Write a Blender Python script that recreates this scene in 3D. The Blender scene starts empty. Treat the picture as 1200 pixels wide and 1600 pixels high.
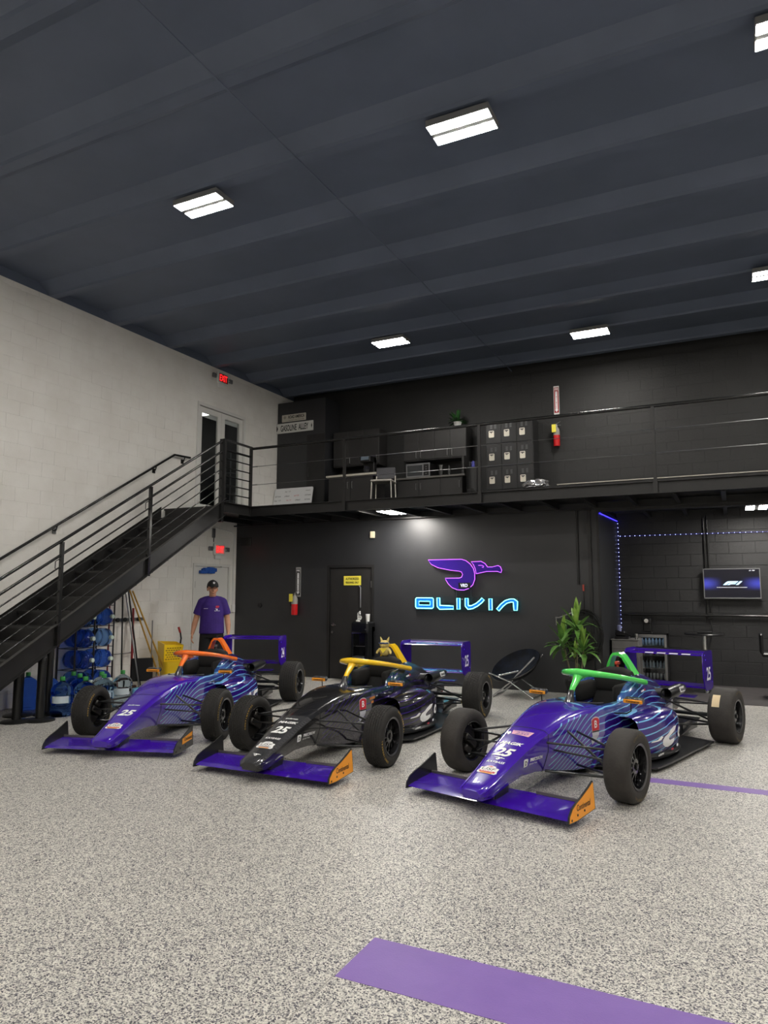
import bpy, bmesh, math, random
from math import sin, cos, pi, radians, atan2, hypot, sqrt
from mathutils import Vector, Matrix
from mathutils.bvhtree import BVHTree
random.seed(7)
SC = bpy.context.scene
COL = SC.collection

# ------------------------------------------------------------------ camera, world, exposure
cam_data = bpy.data.cameras.new('camera')
cam_data.sensor_fit = 'VERTICAL'
cam_data.sensor_height = 36.0
cam_data.lens = 36.0 * 1105.9 / 1600.0
cam_data.clip_end = 100
cam = bpy.data.objects.new('camera', cam_data)
cam.location = (0, 0, 1.6)
cam.rotation_euler = (radians(90 + 6.366), 0, radians(26.155))
COL.objects.link(cam)
SC.camera = cam
world = bpy.data.worlds.new('world')
SC.world = world
world.use_nodes = True
world.node_tree.nodes['Background'].inputs[0].default_value = (0.05, 0.055, 0.07, 1)
world.node_tree.nodes['Background'].inputs[1].default_value = 0.3
LAMP = 165.0          # radiance of the ceiling light bars
SC.view_settings.view_transform = 'Standard'
SC.view_settings.look = 'None'
SC.view_settings.exposure = 0.0
SC.view_settings.gamma = 1.0
SC.view_settings.use_curve_mapping = False
SC.cycles.use_denoising = True
SC.cycles.max_bounces = 8
SC.cycles.sample_clamp_indirect = 6.0

# ------------------------------------------------------------------ materials
def lin(c):
    def f(v):
        v /= 255.0
        return v / 12.92 if v <= 0.04045 else ((v + 0.055) / 1.055) ** 2.4
    return (f(c[0]), f(c[1]), f(c[2]), 1.0)
MATS = {}
def mat(name, c=(128, 128, 128), r=0.5, m=0.0, e=None, es=0.0, coat=0.0, trans=0.0, ior=1.45, alpha=1.0, spec=None):
    if name in MATS: return MATS[name]
    M = bpy.data.materials.new(name); M.use_nodes = True
    b = M.node_tree.nodes['Principled BSDF']
    b.inputs['Base Color'].default_value = lin(c)
    b.inputs['Roughness'].default_value = r
    b.inputs['Metallic'].default_value = m
    b.inputs['Coat Weight'].default_value = coat
    b.inputs['Coat Roughness'].default_value = 0.05
    b.inputs['Transmission Weight'].default_value = trans
    b.inputs['IOR'].default_value = ior
    b.inputs['Alpha'].default_value = alpha
    if spec is not None: b.inputs['Specular IOR Level'].default_value = spec
    if e is not None:
        b.inputs['Emission Color'].default_value = lin(e)
        b.inputs['Emission Strength'].default_value = es
    MATS[name] = M
    return M
class NT:
    """small helper for building node graphs"""
    def __init__(s, M):
        s.t = M.node_tree; s.n = s.t.nodes; s.l = s.t.links
        s.b = s.n['Principled BSDF']
    def new(s, typ, **kw):
        n = s.n.new(typ)
        for k, v in kw.items(): setattr(n, k, v)
        return n
    def link(s, a, b): s.l.new(a, b)
    def put(s, sock, v):
        if hasattr(v, 'is_linked') or hasattr(v, 'links'): s.l.new(v, sock)
        else: sock.default_value = v
    def math(s, op, a, b=0.0, c=0.0, clamp=False):
        n = s.new('ShaderNodeMath', operation=op); n.use_clamp = clamp
        s.put(n.inputs[0], a); s.put(n.inputs[1], b); s.put(n.inputs[2], c)
        return n.outputs[0]
    def smooth(s, x, a, b):
        n = s.new('ShaderNodeMapRange', interpolation_type='SMOOTHSTEP')
        s.put(n.inputs[0], x); n.inputs[1].default_value = a; n.inputs[2].default_value = b
        return n.outputs[0]
    def mix(s, f, a, b):
        n = s.new('ShaderNodeMix', data_type='RGBA')
        s.put(n.inputs[0], f); s.put(n.inputs[6], a); s.put(n.inputs[7], b)
        return n.outputs[2]
    def coords(s, which='Object'):
        n = s.new('ShaderNodeTexCoord'); return n.outputs[which]
    def geo(s): return s.new('ShaderNodeNewGeometry')
    def noise(s, v, scale, detail=3.0, rough=0.5):
        n = s.new('ShaderNodeTexNoise'); s.l.new(v, n.inputs['Vector'])
        n.inputs['Scale'].default_value = scale; n.inputs['Detail'].default_value = detail; n.inputs['Roughness'].default_value = rough
        return n.outputs['Fac']
    def bump(s, h, strength, dist):
        n = s.new('ShaderNodeBump'); n.inputs['Strength'].default_value = strength; n.inputs['Distance'].default_value = dist
        s.put(n.inputs['Height'], h); s.l.new(n.outputs[0], s.b.inputs['Normal'])

def noisy(name, c, c2, r, scale=3.0, bump=0.0, bscale=60.0, spec=None, coat=0.0):
    M = mat(name, c, r, spec=spec, coat=coat); g = NT(M)
    co = g.geo().outputs['Position']
    f = g.noise(co, scale, 5.0, 0.6)
    f = g.smooth(f, 0.3, 0.7)
    g.link(g.mix(f, lin(c), lin(c2)), g.b.inputs['Base Color'])
    if bump: g.bump(g.noise(co, bscale, 3.0), bump, 0.01)
    return M

white_block = noisy('white_painted_block', (231, 229, 224), (223, 220, 214), 0.62, 2.0, 0.25, 35)
black_block = noisy('black_painted_block', (40, 40, 41), (34, 34, 35), 0.55, 2.0, 0.3, 30)
black_wall = noisy('black_painted_board', (31, 32, 35), (36, 37, 40), 0.43, 2.5, 0.10, 12, spec=0.85)
ceiling_paint = noisy('blue_black_ceiling_paint', (94, 103, 121), (88, 97, 114), 0.55, 1.2, 0.1, 8)
black_steel = noisy('black_painted_steel', (37, 36, 36), (31, 31, 31), 0.38, 6.0, 0.05, 40)
black_gloss = mat('black_gloss_pipe', (30, 30, 30), 0.22)
dark_mat = noisy('dark_rubber_floor', (72, 68, 68), (62, 59, 59), 0.6, 3.0, 0.1, 60)

floor_mat = mat('epoxy_flake_floor', (150, 148, 142), 0.3); g = NT(floor_mat)
co = g.geo().outputs['Position']
vor = g.new('ShaderNodeTexVoronoi', feature='F1'); g.link(co, vor.inputs['Vector']); vor.inputs['Scale'].default_value = 165.0
sep = g.new('ShaderNodeSeparateColor'); g.link(vor.outputs['Color'], sep.inputs[0])
cr = g.new('ShaderNodeValToRGB'); g.link(sep.outputs[0], cr.inputs[0])
cr.color_ramp.interpolation = 'CONSTANT'
els = cr.color_ramp.elements
els[0].position = 0.0; els[0].color = lin((44, 43, 56))
els[1].position = 0.13; els[1].color = lin((100, 98, 105))
for pz, c in ((0.28, (154, 151, 146)), (0.45, (190, 187, 179)), (0.72, (218, 215, 206))):
    e = els.new(pz); e.color = lin(c)
big = g.noise(co, 0.6, 4.0)
tone = g.new('ShaderNodeMix', data_type='RGBA', blend_type='MULTIPLY'); tone.inputs[0].default_value = 1.0
g.link(cr.outputs[0], tone.inputs[6])
g.link(g.mix(g.smooth(big, 0.35, 0.65), (0.93, 0.93, 0.93, 1), (1, 1, 1, 1)), tone.inputs[7])
g.link(tone.outputs[2], g.b.inputs['Base Color'])
rr = g.math('MULTIPLY_ADD', sep.outputs[1], 0.16, 0.38); g.link(rr, g.b.inputs['Roughness'])
g.bump(g.noise(co, 90, 2.0), 0.12, 0.002)

stripe_mat = noisy('purple_floor_paint', (122, 92, 166), (128, 98, 172), 0.45, 5.0, 0.1, 120)
chrome = mat('chrome', (200, 200, 200), 0.16, 1.0)
steel = mat('brushed_steel', (150, 150, 150), 0.32, 1.0)
alu_grey = mat('grey_alu', (120, 120, 122), 0.4, 0.6)
rubber = mat('black_rubber', (24, 24, 24), 0.8)
plastic_black = mat('black_plastic', (22, 22, 23), 0.35)
matte_black = mat('matte_black', (14, 14, 14), 0.9)
white_paint = mat('white_paint', (225, 225, 222), 0.45)
white_door = mat('white_door_paint', (214, 213, 209), 0.4)
decal_white = mat('decal_white', (238, 238, 238), 0.4)
decal_black = mat('decal_black', (16, 16, 18), 0.4)
decal_red = mat('decal_red', (196, 30, 48), 0.35)
decal_pink = mat('decal_pink', (232, 176, 196), 0.4)
decal_grey = mat('decal_grey', (196, 196, 206), 0.35)
orange = mat('decal_orange', (246, 160, 40), 0.4)
yellow_text = mat('tyre_yellow', (206, 168, 70), 0.7)
purple_plain = mat('wing_purple', (56, 16, 152), 0.2, coat=0.8)
carbon_plain = mat('carbon_flat', (26, 27, 29), 0.32, coat=0.4)
glass = mat('clear_glass', (235, 240, 240), 0.02, trans=1.0)
acrylic = mat('clear_acrylic', (225, 235, 240), 0.03, trans=1.0, ior=1.2)

def carbon(name, c1, c2, s):
    M = mat(name, c1, 0.28, coat=0.7); g = NT(M)
    ch = g.new('ShaderNodeTexChecker'); g.link(g.coords(), ch.inputs['Vector']); ch.inputs['Scale'].default_value = s
    ch.inputs['Color1'].default_value = lin(c1); ch.inputs['Color2'].default_value = lin(c2)
    g.link(ch.outputs[0], g.b.inputs['Base Color']); return M
carbon_weave = carbon('carbon_weave', (58, 58, 60), (34, 34, 36), 110)

def livery(name, base, line, teal, amount, base2=None, nose=None):
    """contour-line paint wrapped round the flanks of a car; plain on nose and deck"""
    M = mat(name, base, 0.22, coat=0.9); g = NT(M)
    co = g.coords()
    sx = g.new('ShaderNodeSeparateXYZ'); g.link(co, sx.inputs[0])
    x, y, z = sx.outputs
    ax = g.math('ABSOLUTE', x)
    nz = g.noise(co, 2.6, 2.0)
    f = g.math('SUBTRACT', z, g.math('MULTIPLY', g.smooth(y, -0.22, 0.55), 0.44))
    f = g.math('SUBTRACT', f, g.math('MULTIPLY', g.smooth(y, 1.0, 1.75), 0.09))
    f = g.math('ADD', f, g.math('MULTIPLY', g.smooth(y, 1.7, 2.8), 0.12))
    f = g.math('SUBTRACT', f, g.math('MULTIPLY', ax, 0.10))
    f = g.math('ADD', f, g.math('MULTIPLY', nz, 0.035))
    fr = g.math('FRACT', g.math('MULTIPLY', f, 16.5))
    ln = g.math('LESS_THAN', fr, 0.16)
    nrm = g.new('ShaderNodeSeparateXYZ'); g.link(g.coords('Normal'), nrm.inputs[0])
    top = g.math('MULTIPLY', g.math('GREATER_THAN', nrm.outputs[2], 0.72), g.math('LESS_THAN', y, 0.45))
    ok = g.math('MULTIPLY', ln, g.math('SUBTRACT', 1.0, top))
    ok = g.math('MULTIPLY', ok, g.math('GREATER_THAN', y, -0.13))
    ok = g.math('MULTIPLY', ok, amount)
    tq = g.math('MULTIPLY', g.smooth(z, 0.46, 0.62), g.math('MULTIPLY', g.smooth(y, 0.35, 0.8), g.math('SUBTRACT', 1.0, g.smooth(y, 1.1, 1.9))))
    tq = g.math('MULTIPLY', tq, 0.5 * amount)
    if nose: tq = g.math('MAXIMUM', tq, g.math('MULTIPLY', g.smooth(y, 1.8, 2.0), g.math('MULTIPLY', g.smooth(z, 0.60, 0.68), 0.9)))
    deep = g.mix(g.math('MULTIPLY', g.smooth(y, 0.3, 1.2), 0.75), lin(base), lin(base2 or base))
    c = g.mix(tq, deep, lin(teal))
    c = g.mix(ok, c, lin(line))
    if nose:
        ch = g.new('ShaderNodeTexChecker'); g.link(co, ch.inputs['Vector']); ch.inputs['Scale'].default_value = 130
        ch.inputs['Color1'].default_value = lin((66, 66, 68)); ch.inputs['Color2'].default_value = lin((48, 48, 50))
        c = g.mix(g.math('MULTIPLY', g.math('LESS_THAN', y, -0.33), g.math('GREATER_THAN', nrm.outputs[2], 0.5)), c, ch.outputs[0])
    g.link(c, g.b.inputs['Base Color'])
    return M
body_purple = livery('purple_contour_livery', (60, 18, 160), (126, 196, 238), (62, 130, 200), 1.0, (32, 14, 96))
body_black = livery('black_carbon_livery', (27, 27, 29), (58, 34, 122), (24, 104, 130), 0.75, (24, 22, 32), nose=True)

# ------------------------------------------------------------------ mesh helpers
class MB:
    def __init__(s): s.v = []; s.f = []; s.m = []; s.mi = 0
    def add(s, vs, fs):
        o = len(s.v); s.v += [tuple(p) for p in vs]
        s.f += [tuple(i + o for i in f) for f in fs]; s.m += [s.mi] * len(fs); return s
    def box(s, a, b, rot=None, at=None):
        x0, y0, z0 = a; x1, y1, z1 = b
        vs = [(x0,y0,z0),(x1,y0,z0),(x1,y1,z0),(x0,y1,z0),(x0,y0,z1),(x1,y0,z1),(x1,y1,z1),(x0,y1,z1)]
        if rot is not None:
            vs = [rot @ Vector(p) + Vector(at or (0,0,0)) for p in vs]
        return s.add(vs, [(0,3,2,1),(4,5,6,7),(0,1,5,4),(1,2,6,5),(2,3,7,6),(3,0,4,7)])
    def cbox(s, c, d):
        return s.box([c[i]-d[i]/2 for i in range(3)], [c[i]+d[i]/2 for i in range(3)])
    def bbox(s, a, b, v=0.01):
        """box with chamfered edges"""
        bm = bmesh.new(); bmesh.ops.create_cube(bm, size=1.0)
        for p in bm.verts:
            p.co = Vector([(a[i]+b[i])/2 + p.co[i]*(b[i]-a[i]) for i in range(3)])
        v = min(v, min(abs(b[i]-a[i]) for i in range(3))*0.45)
        bmesh.ops.bevel(bm, geom=bm.edges[:], offset=v, segments=1, affect='EDGES')
        bm.verts.index_update()
        vs = [p.co.copy() for p in bm.verts]; fs = [[q.index for q in f.verts] for f in bm.faces]
        bm.free(); return s.add(vs, fs)
    def tube(s, pts, r, n=8, cap=True, closed=False, flat=1.0):
        pts = [Vector(p) for p in pts]; N = len(pts)
        rs = r if isinstance(r, (list, tuple)) else [r]*N
        rings = []; ref = None
        for i, p in enumerate(pts):
            if closed: t = pts[(i+1) % N] - pts[i-1]
            else: t = (pts[min(i+1, N-1)] - pts[max(i-1, 0)])
            t.normalize()
            if ref is None:
                up = Vector((0,0,1)) if abs(t.z) < 0.9 else Vector((0,1,0))
                a = t.cross(up).normalized()
            else:
                a = (ref - t*ref.dot(t)).normalized()
            ref = a; b = a.cross(t).normalized()
            rings.append([p + a*cos(2*pi*k/n)*rs[i] + b*sin(2*pi*k/n)*rs[i]*flat for k in range(n)])
        vs = [q for rg in rings for q in rg]; fs = []
        M = N if closed else N-1
        for i in range(M):
            j = (i+1) % N
            for k in range(n):
                fs.append((i*n+k, i*n+(k+1) % n, j*n+(k+1) % n, j*n+k))
        if cap and not closed:
            fs.append(tuple(range(n-1, -1, -1))); fs.append(tuple((N-1)*n+k for k in range(n)))
        return s.add(vs, fs)
    def bar(s, a, b, w, h, up=(0,0,1)):
        """rectangular bar from a to b"""
        a = Vector(a); b = Vector(b); t = (b-a).normalized(); u = Vector(up)
        sd = t.cross(u).normalized(); u = sd.cross(t).normalized()
        vs = [p + sd*i*w/2 + u*j*h/2 for p in (a, b) for i, j in ((-1,-1),(1,-1),(1,1),(-1,1))]
        return s.add(vs, [(3,2,1,0),(4,5,6,7),(0,1,5,4),(1,2,6,5),(2,3,7,6),(3,0,4,7)])
    def lathe(s, prof, n=24, M=None):
        """profile of (radius, height) about local z, moved by matrix M"""
        M = M or Matrix.Identity(4); vs = []; fs = []
        for r, z in prof:
            for k in range(n):
                a = 2*pi*k/n; vs.append(M @ Vector((r*cos(a), r*sin(a), z)))
        for i in range(len(prof)-1):
            for k in range(n):
                fs.append((i*n+k, i*n+(k+1) % n, (i+1)*n+(k+1) % n, (i+1)*n+k))
        if prof[0][0] > 1e-6: fs.append(tuple(range(n-1, -1, -1)))
        if prof[-1][0] > 1e-6: fs.append(tuple((len(prof)-1)*n+k for k in range(n)))
        return s.add(vs, fs)
    def prism(s, poly, fn, t0, t1):
        """poly of 2-D points; fn(u, v, t) -> 3-D"""
        n = len(poly); vs = [fn(u, v, t0) for u, v in poly] + [fn(u, v, t1) for u, v in poly]
        fs = [tuple(range(n-1, -1, -1)), tuple(range(n, 2*n))] + [(i, (i+1) % n, n+(i+1) % n, n+i) for i in range(n)]
        return s.add(vs, fs)
    def loft(s, secs, closed=True, cap0=True, cap1=True):
        n = len(secs[0]); vs = [p for q in secs for p in q]; fs = []
        for i in range(len(secs)-1):
            for k in range(n if closed else n-1):
                fs.append((i*n+k, i*n+(k+1) % n, (i+1)*n+(k+1) % n, (i+1)*n+k))
        if cap0: fs.append(tuple(range(n-1, -1, -1)))
        if cap1: fs.append(tuple((len(secs)-1)*n+k for k in range(n)))
        return s.add(vs, fs)
    def mesh(s, name, mats, smooth=None, fix=True):
        me = bpy.data.meshes.new(name)
        me.from_pydata([tuple(p) for p in s.v], [], s.f)
        if not isinstance(mats, (list, tuple)): mats = [mats]
        for q in mats: me.materials.append(q)
        if len(mats) > 1:
            for p, i in zip(me.polygons, s.m): p.material_index = i
        if fix:
            bm = bmesh.new(); bm.from_mesh(me); bmesh.ops.recalc_face_normals(bm, faces=bm.faces[:]); bm.to_mesh(me); bm.free()
        if smooth:
            for p in me.polygons: p.use_smooth = True
            me.set_sharp_from_angle(angle=radians(smooth))
        me.update(); return me
    def build(s, name, mats, parent=None, smooth=None, **kw):
        return obj(name, s.mesh(name, mats, smooth), parent, **kw)

def obj(name, data, parent=None, label=None, cat=None, group=None, kind=None, loc=None, rz=None):
    o = bpy.data.objects.new(name, data); COL.objects.link(o)
    if parent: o.parent = parent
    if loc is not None: o.location = loc
    if rz is not None: o.rotation_euler = (0, 0, rz)
    for k, v in (('label', label), ('category', cat), ('group', group), ('kind', kind)):
        if v: o[k] = v
    return o
def thing(name, label, cat, loc=(0,0,0), rz=0.0, group=None):
    o = obj(name, None, None, label, cat, group, None, loc, rz)
    o.empty_display_size = 0.1
    return o
def kids(o): return [c for c in bpy.data.objects if c.parent == o]
def dup(o, loc=None, rz=None, label=None, group=None, parent=None, tree=None):
    """copy of a thing with copies of its parts and sub-parts (mesh data shared)"""
    tree = tree if tree is not None else children_map()
    c = o.copy(); COL.objects.link(c); c.parent = parent
    if loc is not None: c.location = loc
    if rz is not None: c.rotation_euler = (0, 0, rz)
    if label: c['label'] = label
    if group: c['group'] = group
    for ch in tree.get(o.name, []): dup(ch, parent=c, tree=tree)
    return c
def children_map():
    d = {}
    for q in bpy.data.objects:
        if q.parent: d.setdefault(q.parent.name, []).append(q)
    return d
def struct(name, mb, m, parent=None, smooth=None):
    return mb.build(name, m, parent, smooth, kind='structure' if parent is None else None)

TXT = {}
def text2d(body, size=1.0, bold=0.0, shear=0.0, spacing=1.0):
    key = (body, bold, shear, spacing)
    if key not in TXT:
        cu = bpy.data.curves.new('lettering', 'FONT'); cu.body = body; cu.size = 1.0
        cu.offset = bold; cu.shear = shear; cu.space_character = spacing
        cu.align_x = 'CENTER'; cu.align_y = 'CENTER'; cu.fill_mode = 'FRONT'; cu.resolution_u = 4
        ob = bpy.data.objects.new('lettering', cu)
        me = bpy.data.meshes.new_from_object(ob)
        vs = [(p.co.x, p.co.y) for p in me.vertices]; fs = [tuple(p.vertices) for p in me.polygons]
        xs = [p[0] for p in vs]; ys = [p[1] for p in vs]
        cx, cy = (min(xs)+max(xs))/2, (min(ys)+max(ys))/2
        TXT[key] = ([(a-cx, b-cy) for a, b in vs], fs, max(xs)-min(xs), max(ys)-min(ys))
        bpy.data.objects.remove(ob); bpy.data.curves.remove(cu); bpy.data.meshes.remove(me)
    return TXT[key]
def text_fit(body, w, h, **kw):
    vs, fs, W, H = text2d(body, **kw)
    return [(a*w/W, b*h/H) for a, b in vs], fs
def rrect(w, h, r, n=4):
    out = []
    for cx, cy, a0 in ((w/2-r, h/2-r, 0), (-w/2+r, h/2-r, 90), (-w/2+r, -h/2+r, 180), (w/2-r, -h/2+r, 270)):
        for k in range(n+1):
            a = radians(a0 + 90*k/n); out.append((cx+r*cos(a), cy+r*sin(a)))
    return out
def circle(r, n=20, cx=0, cy=0): return [(cx+r*cos(2*pi*k/n), cy+r*sin(2*pi*k/n)) for k in range(n)]
def poly2d(p): return list(p), [tuple(range(len(p)))]
def flatmesh(name, v2, fs, m, o, ux, uy, off=(0,0), bvh=None, lift=0.003, sub=0, parent=None, **kw):
    """lay a 2-D shape on a surface: origin o, in-plane axes ux, uy; with bvh it is pressed onto that surface"""
    o = Vector(o); ux = Vector(ux).normalized(); uy = Vector(uy).normalized(); n = ux.cross(uy).normalized()
    me = bpy.data.meshes.new(name)
    me.from_pydata([(a+off[0], b+off[1], 0) for a, b in v2], [], fs)
    if sub:
        bm = bmesh.new(); bm.from_mesh(me)
        bmesh.ops.triangulate(bm, faces=bm.faces[:])
        for _ in range(4):
            lng = [e for e in bm.edges if e.calc_length() > sub]
            if not lng: break
            bmesh.ops.subdivide_edges(bm, edges=lng, cuts=1)
            bmesh.ops.triangulate(bm, faces=bm.faces[:])
        bm.to_mesh(me); bm.free()
    for v in me.vertices:
        p = o + ux*v.co.x + uy*v.co.y
        if bvh is not None:
            h = bvh.ray_cast(p + n*0.35, -n, 0.8)
            if h[0] is not None:
                p = h[0] + n*lift
            else: p = p + n*lift
        else: p = p + n*lift
        v.co = p
    me.materials.append(m); me.update()
    return obj(name, me, parent, **kw)
def bvh_of(me):
    return BVHTree.FromPolygons([v.co.copy() for v in me.vertices], [tuple(p.vertices) for p in me.polygons])
def interp(tab, y):
    if y <= tab[0][0]: return tab[0][1:]
    for a, b in zip(tab, tab[1:]):
        if y <= b[0]:
            t = (y-a[0])/(b[0]-a[0]) if b[0] > a[0] else 1
            return tuple(p+(q-p)*t for p, q in zip(a[1:], b[1:]))
    return tab[-1][1:]
def arc(cx, cy, r, a0, a1, n=8):
    return [(cx+r*cos(radians(a0+(a1-a0)*k/n)), cy+r*sin(radians(a0+(a1-a0)*k/n))) for k in range(n+1)]

# ------------------------------------------------------------------ room shell
XL, XR, YF, YB, YA, ZC = -8.97, 6.5, -7.0, 11.5, 13.5, 5.98
ZS = 6.12            # underside of roof slab
DK = 3.04           # mezzanine deck
struct('floor', MB().box((XL-0.3, YF-0.2, -0.2), (XR+0.3, YA+0.3, 0)), floor_mat)
struct('trim_1', MB().box((-1.905, 11.42, 0), (XR, YA, 0.006)), dark_mat)              # dark rubber flooring of the alcove
jm = mat('floor_joint', (150, 147, 141), 0.5)
struct('trim_2', MB().box((-1.586, -6, 0), (-1.58, 2.93, 0.0008)).box((-1.586, 3.11, 0), (-1.58, 11.3, 0.0008)), jm)
stf = MB().box((-1.575, 2.74, 0), (4.2, 3.11, 0.0015)); struct('trim_3', stf, stripe_mat)
# far stripe: runs from under the green-halo car to the right
struct('trim_4', MB().box((-0.72, 6.53, 0), (4.2, 6.68, 0.0015)), stripe_mat)

ceil = MB().box((XL-0.3, YF-0.2, ZS), (XR+0.3, YA+0.3, ZS+0.15))
ceil_o = struct('ceiling', ceil, ceiling_paint)
stems = []
sm = MB().loft([[(x, -0.06, 0), (x, 0.06, 0), (x, 0.075, 0.03), (x, 0.26, ZS-ZC+0.01), (x, -0.26, ZS-ZC+0.01), (x, -0.075, 0.03)] for x in (XL, XR)]).mesh('ceiling_rib', ceiling_paint)
y = 4.5 - 1.235*9
while y < 13.3:
    if y > YF: obj('ceiling_rib', sm, ceil_o, loc=(0, y, ZC)); stems.append(y)
    y += 1.235
struct('trim_5', MB().box((-3.785, YF, ZC-0.008), (-3.77, YA, ZC+0.0)), ceiling_paint)

def block_wall(name, u0, u1, z0, z1, fn, m, backing, holes=(), bl=0.4064, bh=0.2032, cap=300, near=None, depth=0.012, joint=0.004, rowoff=0.0):
    """concrete-block wall: a backing slab plus one block object per visible block; fn(u, d, z) -> world, d = out of the wall"""
    w = struct(name, backing, m)
    cells = []
    rows = int(math.ceil((z1-z0)/bh))
    for r in range(rows):
        za = z0 + r*bh; zb = min(za+bh, z1)
        u = u0 - (bl/2 if r % 2 else 0) - rowoff
        while u < u1:
            a, b = max(u, u0), min(u+bl, u1); u += bl
            if b-a < 0.03 or zb-za < 0.03: continue
            if any(a < h[1] and b > h[0] and za < h[3] and zb > h[2] for h in holes): 
                segs = []
                for h in holes:
                    if a < h[1] and b > h[0] and za < h[3] and zb > h[2]:
                        if za < h[2]-0.03 : segs.append((a, b, za, h[2]))
                        if zb > h[3]+0.03 : segs.append((a, b, h[3], zb))
                        m0, m1 = max(za, h[2]), min(zb, h[3])
                        if a < h[0]-0.03: segs.append((a, h[0], m0, m1))
                        if b > h[1]+0.03: segs.append((h[1], b, m0, m1))
                cells += segs
            else: cells.append((a, b, za, zb))
    if near: cells.sort(key=near)
    cache = {}
    def block(L, H):
        k = (round(L, 3), round(H, 3))
        if k not in cache:
            j = joint/2; c = 0.003
            vs = []
            for (ins, d) in ((0, 0), (0, depth-c), (c, depth)):
                vs += [fn(j+ins, d, j+ins), fn(L-j-ins, d, j+ins), fn(L-j-ins, d, H-j-ins), fn(j+ins, d, H-j-ins)]
            o0 = fn(0, 0, 0); vs = [tuple(p[i]-o0[i] for i in range(3)) for p in vs]
            fs = [(8, 9, 10, 11)] + [(i, (i+1) % 4, 4+(i+1) % 4, 4+i) for i in range(4)] + [(4+i, 4+(i+1) % 4, 8+(i+1) % 4, 8+i) for i in range(4)]
            cache[k] = MB().add(vs, fs).mesh('concrete_block', m)
        return cache[k]
    for a, b, za, zb in cells[:cap]:
        obj('concrete_block', block(b-a, zb-za), w, loc=fn(a, 0, za))
    if len(cells) > cap:
        rest = MB(); j = joint/2; c = 0.003
        for a, b, za, zb in cells[cap:]:
            vs = []
            for (ins, d) in ((0, 0), (0, depth-c), (c, depth)):
                vs += [fn(a+j+ins, d, za+j+ins), fn(b-j-ins, d, za+j+ins), fn(b-j-ins, d, zb-j-ins), fn(a+j+ins, d, zb-j-ins)]
            rest.add(vs, [(8, 9, 10, 11)] + [(i, (i+1) % 4, 4+(i+1) % 4, 4+i) for i in range(4)] + [(4+i, 4+(i+1) % 4, 8+(i+1) % 4, 8+i) for i in range(4)])
        rest.build('concrete_blocks', m, w, kind='stuff')
    return w

# left wall (white blocks) with upper double door opening and lower door
UD = (10.23, 11.69, DK, 5.19)      # upper door y0 y1 z0 z1
LD = (10.24, 11.31, 0.0, 2.11)
lw = MB()
W0, W1 = XL-0.2, XL
lw.box((W0, YF, 0), (W1, LD[0], ZC)); lw.box((W0, UD[1], 0), (W1, YA+0.2, ZC))
lw.box((W0, LD[0], LD[3]), (W1, UD[1], DK)); lw.box((W0, LD[1], 0), (W1, UD[1], LD[3])); lw.box((W0, LD[0], UD[3]), (W1, UD[1], ZC))
lw.box((W0, LD[0], DK), (W1, UD[0], UD[3]))
C0 = (0, 0, 1.6)
def near_left(c):
    yy = (c[0]+c[1])/2; zz = (c[2]+c[3])/2
    vis = 0 if (yy > 5.3 and zz < 1.6+ (yy*0.88+4)*0.42) else 100
    hid = 0 if (zz > 2.1 + (yy-6.3)*0.61 or yy > 8.5) else 20
    return vis + hid + hypot(8.97, yy)
block_wall('wall_left', -2.0, YA, 0, ZC, lambda u, d, z: (XL+d, u, z), white_block, lw,
           holes=(UD, LD), near=near_left, depth=0.004, joint=0.003)
struct('trim_6', MB().box((XL-0.2, YF, ZC), (XL+0.004, YA+0.2, ZS)), ceiling_paint)
# back partition under the mezzanine, boarded, with flush door
struct('wall_back', MB().box((XL, YB, 0), (-6.80, YB+0.12, 3.0)).box((-6.80, YB, 2.03), (-5.88, YB+0.12, 3.0)).box((-5.88, YB, 0), (-1.87, YB+0.12, 3.0)).box((-6.8, YB+0.1, 0), (-5.88, YB+0.12, 2.03)), black_wall)
struct('wall_recess', MB().box((-1.99, YB+0.12, 0), (-1.87, YA, 3.0)), black_wall)
# rear building wall: block-built below (alcove) and above (mezzanine)
def near_back(c):
    uu = (c[0]+c[1])/2
    return (0 if uu < 0.75 else 50) + (0 if (c[2] > 3.4 or uu > -1.9) else 60) + abs(uu)
block_wall('wall_alcove', -1.87, 2.3, 0, 3.0, lambda u, d, z: (u, YA-d, z), black_block,
           MB().box((-1.87, YA, 0), (XR, YA+0.2, DK-0.1)), near=near_back, depth=0.007, joint=0.005)
block_wall('wall_upper', -4.0, 2.4, DK, ZS, lambda u, d, z: (u, YA-d, z), noisy('upper_black_block', (36, 36, 36), (31, 31, 31), 0.6, 2.0, 0.3, 30),
           MB().box((XL, YA, DK-0.1), (XR, YA+0.2, ZS)), near=near_back, depth=0.002, joint=0.002)
struct('wall_right', MB().box((XR, YF, 0), (XR+0.2, YA+0.2, ZS)), white_block)
struct('wall_front', MB().box((XL, YF-0.2, 0), (XR, YF, ZS)), white_block)
# wall edge pipes beside the alcove
struct('trim_7', MB().box((-2.035, YB-0.06, 0), (-1.985, YB, 2.9)).box((-1.90, YB-0.02, 0), (-1.865, YB, 2.9)).tube([(-2.2, YB-0.03, 1.7), (-2.2, YB-0.03, 2.9)], 0.018), black_steel)

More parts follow.
